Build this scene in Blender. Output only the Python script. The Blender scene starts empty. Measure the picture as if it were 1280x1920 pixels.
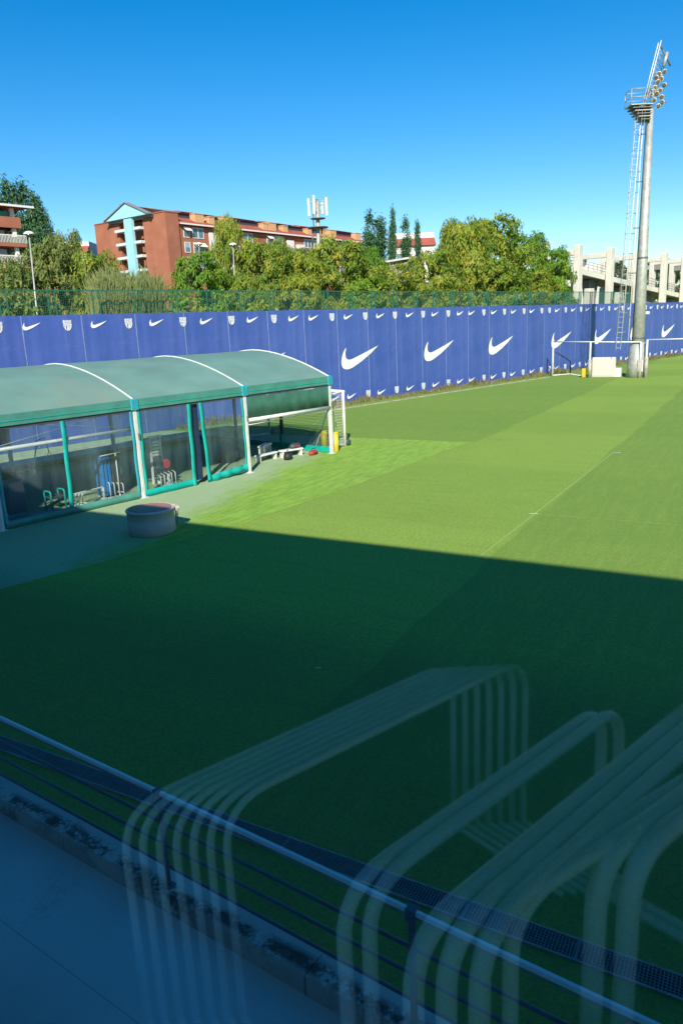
import bpy, math, random
from mathutils import Vector, Matrix
R = math.radians
random.seed(7)
S = bpy.context.scene
COL = S.collection

# ------------------------------------------------------------------ camera, world, sun, exposure
W, H, FPX = 1280, 1920, 1387.0
CAM = Vector((0, 0, 5.2))
PITCH, ROLL = 0.2443, -0.045
fwd = Vector((0, math.cos(PITCH), -math.sin(PITCH)))
up0 = Vector((0, math.sin(PITCH), math.cos(PITCH)))
rt0 = Vector((1, 0, 0))
CR = rt0 * math.cos(ROLL) + up0 * math.sin(ROLL)
CU = up0 * math.cos(ROLL) - rt0 * math.sin(ROLL)
cd = bpy.data.cameras.new('camera')
cam = bpy.data.objects.new('camera', cd)
COL.objects.link(cam)
cam.matrix_world = Matrix(((CR.x, CU.x, -fwd.x, CAM.x), (CR.y, CU.y, -fwd.y, CAM.y), (CR.z, CU.z, -fwd.z, CAM.z), (0, 0, 0, 1)))
cd.sensor_fit = 'VERTICAL'
cd.sensor_height = 24.0
cd.lens = FPX * 24.0 / H
cd.clip_start = 0.05
cd.clip_end = 3000
S.camera = cam

SUN_EL, SUN_AZ = 32.6, 184.0          # azimuth the sun stands at (shadows fall towards 4 degrees)
w = bpy.data.worlds.new('World')
S.world = w
w.use_nodes = True
nt = w.node_tree
sky = nt.nodes.new('ShaderNodeTexSky')
sky.sky_type = 'NISHITA'
sky.sun_disc = False
sky.sun_elevation = R(SUN_EL)
sky.sun_rotation = R(SUN_AZ)
sky.altitude = 100
sky.air_density = 1.0
sky.dust_density = 0.1
sky.ozone_density = 3.0
hs = nt.nodes.new('ShaderNodeHueSaturation')
hs.inputs['Saturation'].default_value = 1.46
hs.inputs['Value'].default_value = 0.90
nt.links.new(sky.outputs[0], hs.inputs['Color'])
nt.links.new(hs.outputs[0], nt.nodes['Background'].inputs[0])
nt.nodes['Background'].inputs[1].default_value = 0.1
sl = bpy.data.lights.new('sun', 'SUN')
sl.energy = 4.2
sl.angle = R(0.53)
sl.color = (1.0, 0.93, 0.80)
so = bpy.data.objects.new('sun', sl)
COL.objects.link(so)
sd = Vector((math.sin(R(SUN_AZ)) * math.cos(R(SUN_EL)), math.cos(R(SUN_AZ)) * math.cos(R(SUN_EL)), math.sin(R(SUN_EL))))
so.rotation_euler = sd.to_track_quat('Z', 'Y').to_euler()
S.view_settings.view_transform = 'Standard'
S.view_settings.look = 'None'
S.view_settings.exposure = 0.75
S.view_settings.gamma = 1
S.view_settings.use_curve_mapping = False
S.render.engine = 'CYCLES'
S.cycles.max_bounces = 8
S.cycles.transparent_max_bounces = 24
S.cycles.diffuse_bounces = 3
S.cycles.caustics_reflective = False
S.cycles.caustics_refractive = False
S.cycles.use_denoising = True

# ------------------------------------------------------------------ measuring helpers (a photo direction met with a surface of the place)
def ray(px, py):
    return (fwd * FPX + CR * (px - W / 2) - CU * (py - H / 2)).normalized()
def ground(px, py, z=0.0):
    d = ray(px, py)
    return CAM + d * ((z - CAM.z) / d.z)
def onplane(px, py, n, p0):
    d = ray(px, py)
    return CAM + d * ((p0 - CAM).dot(n) / d.dot(n))
def proj(p):
    v = Vector(p) - CAM
    k = v.dot(fwd)
    return W / 2 + FPX * v.dot(CR) / k, H / 2 - FPX * v.dot(CU) / k
def hor(px):
    return 960 - FPX * math.tan(PITCH) - 0.045 * (px - 640)
def at(px, D):
    """ground point seen at column px near the horizon, D metres deep"""
    d = ray(px, hor(px))
    p = CAM + d * (D / d.y)
    return Vector((p.x, p.y, 0))
def hgt(p, py):
    lo, hi = 0.0, 60.0
    for _ in range(40):
        m = (lo + hi) / 2
        if proj((p.x, p.y, m))[1] > py: lo = m
        else: hi = m
    return lo
def azdir(a):
    return Vector((math.sin(R(a)), math.cos(R(a)), 0))

# ------------------------------------------------------------------ mesh + object helpers
class MB:
    def __init__(s): s.v = []; s.f = []; s.m = []; s.s = []
    def face(s, idx, m=0, sm=False): s.f.append(idx); s.m.append(m); s.s.append(sm)
    def quad(s, a, b, c, d, m=0):
        n = len(s.v); s.v += [tuple(a), tuple(b), tuple(c), tuple(d)]; s.face((n, n+1, n+2, n+3), m)
    def box(s, x0, x1, y0, y1, z0, z1, m=0):
        n = len(s.v)
        s.v += [(x0,y0,z0),(x1,y0,z0),(x1,y1,z0),(x0,y1,z0),(x0,y0,z1),(x1,y0,z1),(x1,y1,z1),(x0,y1,z1)]
        for q in ((0,3,2,1),(4,5,6,7),(0,1,5,4),(1,2,6,5),(2,3,7,6),(3,0,4,7)): s.face(tuple(n+i for i in q), m)
    def bbox(s, x0, x1, y0, y1, z0, z1, b=0.01, m=0):
        """box with chamfered vertical and top edges"""
        n = len(s.v)
        def ring(i, z): 
            return [(x0+i+b,y0+i,z),(x1-i-b,y0+i,z),(x1-i,y0+i+b,z),(x1-i,y1-i-b,z),(x1-i-b,y1-i,z),(x0+i+b,y1-i,z),(x0+i,y1-i-b,z),(x0+i,y0+i+b,z)]
        s.v += ring(0, z0) + ring(0, z1 - b) + ring(b, z1)
        for k in range(2):
            for i in range(8):
                j = (i + 1) % 8
                s.face((n+k*8+i, n+k*8+j, n+k*8+8+j, n+k*8+8+i), m)
        s.face(tuple(n+16+i for i in range(8)), m); s.face(tuple(n+7-i for i in range(8)), m)
    def tube(s, pts, r, k=8, m=0, cap=True, r2=None):
        pts = [Vector(p) for p in pts]; n0 = len(s.v); L = len(pts)
        t0 = (pts[1]-pts[0]).normalized()
        u = t0.orthogonal().normalized()
        for i, p in enumerate(pts):
            t = (pts[min(i+1, L-1)] - pts[max(i-1, 0)]).normalized()
            u = (u - t*u.dot(t)).normalized(); v = t.cross(u)
            rr = r if r2 is None else r + (r2-r)*i/(L-1)
            for j in range(k):
                a = 2*math.pi*j/k
                s.v.append(tuple(p + u*math.cos(a)*rr + v*math.sin(a)*rr))
        for i in range(L-1):
            for j in range(k):
                q = (j+1) % k
                s.face((n0+i*k+j, n0+i*k+q, n0+(i+1)*k+q, n0+(i+1)*k+j), m, True)
        if cap:
            s.face(tuple(n0+k-1-j for j in range(k)), m); s.face(tuple(n0+(L-1)*k+j for j in range(k)), m)
    def bar(s, p, q, w, h=None, m=0):
        """square bar between two points"""
        p, q = Vector(p), Vector(q); h = h or w
        t = (q-p).normalized(); side = t.cross(Vector((0,0,1)))
        if side.length < 1e-4: side = Vector((1,0,0))
        side.normalize(); u = side.cross(t)
        n = len(s.v)
        for e in (p, q):
            for a, b in ((-1,-1),(1,-1),(1,1),(-1,1)): s.v.append(tuple(e + side*a*w/2 + u*b*h/2))
        for qd in ((0,1,2,3),(7,6,5,4),(0,4,5,1),(1,5,6,2),(2,6,7,3),(3,7,4,0)): s.face(tuple(n+i for i in qd), m)
    def lathe(s, prof, k=24, c=(0,0), m=0, a0=0.0):
        n0 = len(s.v)
        for r_, z in prof:
            for j in range(k):
                a = 2*math.pi*j/k + a0
                s.v.append((c[0]+r_*math.cos(a), c[1]+r_*math.sin(a), z))
        for i in range(len(prof)-1):
            for j in range(k):
                q = (j+1) % k
                s.face((n0+i*k+j, n0+i*k+q, n0+(i+1)*k+q, n0+(i+1)*k+j), m, True)
        s.face(tuple(n0+k-1-j for j in range(k)), m); s.face(tuple(n0+(len(prof)-1)*k+j for j in range(k)), m)
    def prism(s, poly, y0, y1, m=0):
        """poly in x,z, extruded along y"""
        n = len(s.v); k = len(poly)
        s.v += [(x, y0, z) for x, z in poly] + [(x, y1, z) for x, z in poly]
        s.face(tuple(range(n, n+k)), m); s.face(tuple(range(n+2*k-1, n+k-1, -1)), m)
        for i in range(k):
            j = (i+1) % k
            s.face((n+i, n+k+i, n+k+j, n+j), m)
    def mesh(s, name):
        me = bpy.data.meshes.new(name)
        me.from_pydata(s.v, [], s.f)
        me.polygons.foreach_set('material_index', s.m)
        me.polygons.foreach_set('use_smooth', s.s)
        me.update()
        return me

def link(name, me, mats=None, parent=None, label=None, kind=None):
    o = bpy.data.objects.new(name, me)
    COL.objects.link(o)
    if mats is not None and me is not None and not me.materials:
        for m in (mats if isinstance(mats, (list, tuple)) else [mats]): me.materials.append(m)
    if parent is not None: o.parent = parent
    if label: o['label'] = label
    if kind: o['kind'] = kind
    return o
def part(name, mb, mats, parent, label=None, kind=None):
    return link(name, mb.mesh(name) if isinstance(mb, MB) else mb, mats, parent, label, kind)
def tag(o, label, cat, group=None):
    o['label'] = label; o['category'] = cat
    if group: o['group'] = group
    return o
def thing(name, label, cat, loc=(0,0,0), rotz=0.0, group=None):
    o = link(name, None); o.location = loc; o.rotation_euler = (0, 0, rotz)
    return tag(o, label, cat, group)
def copy_thing(root, loc, rotz=None, label=None, scale=None):
    r = root.copy(); COL.objects.link(r); r.location = loc
    if rotz is not None: r.rotation_euler = (0, 0, rotz)
    if scale is not None: r.scale = scale
    if label: r['label'] = label
    for ch in root.children:
        c = ch.copy(); COL.objects.link(c); c.parent = r
        for g in ch.children:
            d = g.copy(); COL.objects.link(d); d.parent = c
    return r
def struct(name, mb, mats, loc=(0,0,0), rotz=0.0, parent=None):
    o = part(name, mb, mats, parent); o.location = loc; o.rotation_euler = (0,0,rotz); o['kind'] = 'structure'
    return o

# ------------------------------------------------------------------ materials
def newmat(name):
    m = bpy.data.materials.new(name); m.use_nodes = True
    t = m.node_tree
    return m, t, t.nodes['Principled BSDF']
def mixc(t, fac, a, b):
    n = t.nodes.new('ShaderNodeMix'); n.data_type = 'RGBA'
    if isinstance(fac, float): n.inputs[0].default_value = fac
    else: t.links.new(fac, n.inputs[0])
    for i, c in ((6, a), (7, b)):
        if isinstance(c, tuple): n.inputs[i].default_value = (*c[:3], 1)
        else: t.links.new(c, n.inputs[i])
    return n.outputs[2]
def noise(t, scale, detail=3, vec=None, rough=0.55, dist=0.0):
    n = t.nodes.new('ShaderNodeTexNoise'); n.inputs['Scale'].default_value = scale; n.inputs['Detail'].default_value = detail
    n.inputs['Roughness'].default_value = rough; n.inputs['Distortion'].default_value = dist
    if vec is not None: t.links.new(vec, n.inputs['Vector'])
    return n.outputs['Fac']
def ramp(t, src, a, b, inv=False):
    n = t.nodes.new('ShaderNodeMapRange'); n.inputs['From Min'].default_value = a; n.inputs['From Max'].default_value = b
    if inv: n.inputs['To Min'].default_value = 1; n.inputs['To Max'].default_value = 0
    t.links.new(src, n.inputs['Value']); return n.outputs[0]
def coords(t, scale=(1,1,1), kind='Object'):
    c = t.nodes.new('ShaderNodeTexCoord'); m = t.nodes.new('ShaderNodeMapping'); m.inputs['Scale'].default_value = scale
    t.links.new(c.outputs[kind], m.inputs['Vector']); return m.outputs[0]
def mth(t, op, a, b=None):
    n = t.nodes.new('ShaderNodeMath'); n.operation = op
    for i, x in enumerate((a, b)):
        if x is None: continue
        if isinstance(x, (int, float)): n.inputs[i].default_value = x
        else: t.links.new(x, n.inputs[i])
    return n.outputs[0]
def bump(t, bs, h, strength=0.4, dist=0.02):
    n = t.nodes.new('ShaderNodeBump'); n.inputs['Strength'].default_value = strength; n.inputs['Distance'].default_value = dist
    t.links.new(h, n.inputs['Height']); t.links.new(n.outputs[0], bs.inputs['Normal'])

def plain(name, col, rough=0.6, metal=0.0, var=0.15, scale=6.0, bmp=0.0, dirt=None, spec=0.5):
    m, t, b = newmat(name)
    v = coords(t)
    f = noise(t, scale, 4, v)
    c = mixc(t, ramp(t, f, 0.3, 0.7), tuple(x*(1-var) for x in col), tuple(min(1, x*(1+var)) for x in col))
    if dirt:
        f2 = noise(t, scale*0.35, 6, v, 0.7)
        c = mixc(t, ramp(t, f2, 0.5, 0.75), c, dirt)
    t.links.new(c, b.inputs['Base Color'])
    b.inputs['Roughness'].default_value = rough; b.inputs['Metallic'].default_value = metal
    b.inputs['Specular IOR Level'].default_value = spec
    if bmp: bump(t, b, noise(t, scale*6, 4, v), bmp, 0.01)
    return m

def mat_pitch():
    m, t, b = newmat('pitch_turf')
    v = coords(t)
    sep = t.nodes.new('ShaderNodeSeparateXYZ'); t.links.new(v, sep.inputs[0])
    wob = mth(t, 'MULTIPLY', noise(t, 0.25, 3, v), 0.5)
    y = mth(t, 'ADD', sep.outputs[1], wob)
    # mown bands 5.9 m wide along local x
    k = mth(t, 'MODULO', mth(t, 'ADD', mth(t, 'DIVIDE', mth(t, 'SUBTRACT', y, 5.3), 11.8), 20.0), 1.0)
    band = mth(t, 'MULTIPLY', ramp(t, k, 0.0, 0.006), ramp(t, k, 0.5, 0.506, True))
    near_ = ramp(t, sep.outputs[0], 31.2, 31.3, True); leftp = ramp(t, y, 8.0, 8.2)
    band = mth(t, 'MAXIMUM', mth(t, 'MULTIPLY', band, ramp(t, y, 11.2, 11.25, True)), mth(t, 'MULTIPLY', near_, leftp))
    base = mixc(t, band, (0.235, 0.375, 0.060), (0.335, 0.495, 0.074))
    # cross bands far out
    kx = mth(t, 'MODULO', mth(t, 'ADD', mth(t, 'DIVIDE', sep.outputs[0], 17.0), 20.0), 1.0)
    cross = mth(t, 'MULTIPLY', ramp(t, kx, 0.0, 0.05), ramp(t, kx, 0.5, 0.55, True))
    base = mixc(t, mth(t, 'MULTIPLY', cross, 0.22), base, (0.15, 0.29, 0.04))
    vx = coords(t, (0.35, 3.0, 1)); streak = noise(t, 1.6, 4, vx)
    base = mixc(t, mth(t, 'MULTIPLY', ramp(t, streak, 0.45, 0.7), 0.45), base, (0.34, 0.48, 0.08))
    vy = coords(t, (3.0, 0.35, 1)); streak2 = noise(t, 1.2, 4, vy)
    base = mixc(t, mth(t, 'MULTIPLY', ramp(t, streak2, 0.5, 0.75), 0.35), base, (0.16, 0.29, 0.05))
    blot = noise(t, 0.22, 4, v)
    base = mixc(t, mth(t, 'MULTIPLY', ramp(t, blot, 0.5, 0.7), 0.3), base, (0.24, 0.36, 0.06))
    sc_ = noise(t, 1.1, 7, v, 0.75, 0.6)
    base = mixc(t, mth(t, 'MULTIPLY', ramp(t, sc_, 0.56, 0.72), 0.35), base, (0.37, 0.46, 0.10))
    fine = noise(t, 42, 3, v, 0.8); fine2 = noise(t, 14, 3, v, 0.8)
    g = mth(t, 'ADD', mth(t, 'MULTIPLY', fine, 0.6), mth(t, 'MULTIPLY', fine2, 0.4))
    base = mixc(t, ramp(t, g, 0.62, 0.34), base, (0.10, 0.18, 0.045))
    tip = noise(t, 30, 2, v, 0.9)
    base = mixc(t, mth(t, 'MULTIPLY', ramp(t, tip, 0.6, 0.75), 0.5), base, (0.40, 0.54, 0.11))
    t.links.new(base, b.inputs['Base Color'])
    b.inputs['Roughness'].default_value = 0.9; b.inputs['Specular IOR Level'].default_value = 0.12
    bump(t, b, g, 0.6, 0.03)
    return m
def mat_rough():
    m, t, b = newmat('rough_turf')
    v = coords(t)
    f = noise(t, 0.6, 6, v, 0.7); s = noise(t, 2.2, 5, coords(t, (0.5, 2.2, 1)), 0.7)
    base = mixc(t, ramp(t, s, 0.38, 0.62), (0.22, 0.42, 0.06), (0.37, 0.60, 0.09))
    base = mixc(t, mth(t, 'MULTIPLY', ramp(t, f, 0.5, 0.72), 0.45), base, (0.27, 0.34, 0.10))
    # worn ground around the canopy, plus window haze put into its pale colour
    sep = t.nodes.new('ShaderNodeSeparateXYZ'); t.links.new(v, sep.inputs[0])
    w1 = mth(t, 'ADD', mth(t, 'ADD', mth(t, 'MULTIPLY', sep.outputs[0], -0.196), sep.outputs[1]), mth(t, 'MULTIPLY', f, 3.0))
    worn_haze = ramp(t, w1, 12.2, 13.6)
    base = mixc(t, mth(t, 'MULTIPLY', worn_haze, 0.85), base, (0.45, 0.58, 0.38))
    fine = noise(t, 26, 4, v, 0.8)
    base = mixc(t, mth(t, 'MULTIPLY', ramp(t, fine, 0.55, 0.36), 0.7), base, (0.11, 0.18, 0.04))
    t.links.new(base, b.inputs['Base Color'])
    b.inputs['Roughness'].default_value = 0.9; b.inputs['Specular IOR Level'].default_value = 0.12
    bump(t, b, fine, 0.8, 0.04)
    return m
def mat_concrete(name, col, stain, lo=0.5, hi=0.62, scale=1.2, band=None):
    m, t, b = newmat(name)
    v = coords(t)
    f = noise(t, scale, 8, v, 0.75, 0.3); g = noise(t, 22, 6, v, 0.8); big = noise(t, 0.5, 3, v)
    c = mixc(t, ramp(t, big, 0.3, 0.7), tuple(x*0.82 for x in col), tuple(x*1.12 for x in col))
    fac = ramp(t, mth(t, 'ADD', mth(t, 'MULTIPLY', f, 0.65), mth(t, 'MULTIPLY', g, 0.35)), lo, hi)
    if band:
        sep = t.nodes.new('ShaderNodeSeparateXYZ'); t.links.new(v, sep.inputs[0])
        yy = mth(t, 'ADD', sep.outputs[1], mth(t, 'MULTIPLY', mth(t, 'SUBTRACT', big, 0.5), 0.25))
        d = mth(t, 'ABSOLUTE', mth(t, 'SUBTRACT', yy, band[0]))
        fac = mth(t, 'MULTIPLY', fac, ramp(t, d, band[1]*0.35, band[1], True))
    c = mixc(t, fac, c, stain)
    c = mixc(t, mth(t, 'MULTIPLY', ramp(t, g, 0.55, 0.75), 0.25), c, tuple(x*0.5 for x in col))
    t.links.new(c, b.inputs['Base Color']); b.inputs['Roughness'].default_value = 0.88
    bump(t, b, g, 0.5, 0.01)
    return m
def mat_banner():
    m, t, b = newmat('banner_fabric')
    v = coords(t)
    oi = t.nodes.new('ShaderNodeObjectInfo')
    c = mixc(t, oi.outputs['Random'], (0.038, 0.084, 0.315), (0.048, 0.098, 0.35))
    fade = noise(t, 0.5, 5, v, 0.65)
    c = mixc(t, mth(t, 'MULTIPLY', ramp(t, fade, 0.42, 0.72), 0.5), c, (0.10, 0.14, 0.40))
    folds = noise(t, 1.0, 3, coords(t, (2.6, 1, 0.05)))
    c = mixc(t, mth(t, 'MULTIPLY', ramp(t, folds, 0.5, 0.7), 0.3), c, (0.095, 0.14, 0.40))
    scuff = noise(t, 2.6, 8, v, 0.8, 0.8)
    c = mixc(t, mth(t, 'MULTIPLY', ramp(t, scuff, 0.60, 0.70), 0.38), c, (0.32, 0.38, 0.60))
    blot = noise(t, 0.9, 4, coords(t, (1, 1, 0.8)), 0.6)
    c = mixc(t, mth(t, 'MULTIPLY', ramp(t, blot, 0.62, 0.74), 0.28), c, (0.25, 0.12, 0.42))
    t.links.new(c, b.inputs['Base Color']); b.inputs['Roughness'].default_value = 0.5
    bump(t, b, mth(t, 'ADD', mth(t, 'MULTIPLY', folds, 1.0), mth(t, 'MULTIPLY', fade, 0.3)), 0.25, 0.06)
    return m
def mat_clear(name, tint, refl, ior=1.45, haze=0.0, hazecol=(0.5,0.6,0.6), glosscol=(1,1,1), rough=0.03, wave=0.0, fixed=None):
    """thin clear sheet: see-through, fresnel reflection, optional milky film"""
    m = bpy.data.materials.new(name); m.use_nodes = True; t = m.node_tree; t.nodes.clear()
    out = t.nodes.new('ShaderNodeOutputMaterial')
    tr = t.nodes.new('ShaderNodeBsdfTransparent'); tr.inputs[0].default_value = (*tint, 1)
    gl = t.nodes.new('ShaderNodeBsdfAnisotropic') if False else t.nodes.new('ShaderNodeBsdfGlossy')
    gl.inputs['Color'].default_value = (*glosscol, 1); gl.inputs['Roughness'].default_value = rough
    lw_ = t.nodes.new('ShaderNodeLayerWeight'); lw_.inputs[0].default_value = 0.5
    r0 = 2 * ((ior - 1) / (ior + 1)) ** 2          # both faces of the sheet
    fac = mth(t, 'ADD', mth(t, 'MULTIPLY', mth(t, 'POWER', lw_.outputs['Facing'], 5.0), (1 - r0) * refl), r0 * refl)
    if fixed is not None: fac = mth(t, 'ADD', fac, fixed)
    src = tr.outputs[0]
    if haze:
        df = t.nodes.new('ShaderNodeBsdfDiffuse'); df.inputs[0].default_value = (*hazecol, 1)
        mh = t.nodes.new('ShaderNodeMixShader')
        v = coords(t, (1, 1, 0.15)); n = noise(t, 2.0, 4, v)
        t.links.new(mth(t, 'MULTIPLY', ramp(t, n, 0.3, 0.8), haze * 2), mh.inputs[0])
        t.links.new(src, mh.inputs[1]); t.links.new(df.outputs[0], mh.inputs[2]); src = mh.outputs[0]
    mx = t.nodes.new('ShaderNodeMixShader')
    t.links.new(fac, mx.inputs[0]); t.links.new(src, mx.inputs[1]); t.links.new(gl.outputs[0], mx.inputs[2])
    if wave:
        bn = t.nodes.new('ShaderNodeBump'); bn.inputs['Strength'].default_value = wave; bn.inputs['Distance'].default_value = 0.2
        t.links.new(noise(t, 1.0, 3, coords(t, (1.6, 1.6, 0.1))), bn.inputs['Height']); t.links.new(bn.outputs[0], gl.inputs['Normal'])
    t.links.new(mx.outputs[0], out.inputs[0])
    return m
def mat_leaf(name, cols, trans=0.42, sc=0.9):
    m, t, b = newmat(name)
    v = coords(t)
    oi = t.nodes.new('ShaderNodeObjectInfo')
    vv = t.nodes.new('ShaderNodeVectorMath'); vv.operation = 'ADD'
    t.links.new(v, vv.inputs[0]); t.links.new(oi.outputs['Location'], vv.inputs[1])
    n1 = noise(t, sc, 3, vv.outputs[0]); n2 = noise(t, 5.5, 2, vv.outputs[0])
    c = mixc(t, ramp(t, n1, 0.36, 0.62), cols[0], cols[1])
    c = mixc(t, ramp(t, n2, 0.52, 0.68), c, cols[2])
    c = mixc(t, mth(t, 'MULTIPLY', oi.outputs['Random'], 0.45), c, cols[3])
    t.links.new(c, b.inputs['Base Color']); b.inputs['Roughness'].default_value = 0.55
    b.inputs['Specular IOR Level'].default_value = 0.3
    tl = t.nodes.new('ShaderNodeBsdfTranslucent'); t.links.new(c, tl.inputs[0])
    mx = t.nodes.new('ShaderNodeMixShader'); mx.inputs[0].default_value = trans
    t.links.new(b.outputs[0], mx.inputs[1]); t.links.new(tl.outputs[0], mx.inputs[2])
    t.links.new(mx.outputs[0], t.nodes['Material Output'].inputs[0])
    return m
def mat_brick():
    m, t, b = newmat('red_brick')
    v = coords(t)
    f = noise(t, 0.35, 4, v); g = noise(t, 9.0, 3, coords(t, (1, 1, 3.2)), 0.7)
    c = mixc(t, ramp(t, f, 0.3, 0.7), (0.30, 0.105, 0.058), (0.38, 0.145, 0.08))
    c = mixc(t, mth(t, 'MULTIPLY', ramp(t, g, 0.5, 0.7), 0.35), c, (0.22, 0.085, 0.055))
    st = noise(t, 0.6, 5, coords(t, (1.4, 1.4, 0.12)), 0.6)
    c = mixc(t, mth(t, 'MULTIPLY', ramp(t, st, 0.6, 0.75), 0.35), c, (0.34, 0.19, 0.13))
    t.links.new(c, b.inputs['Base Color']); b.inputs['Roughness'].default_value = 0.9
    bump(t, b, g, 0.3, 0.02)
    return m

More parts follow.
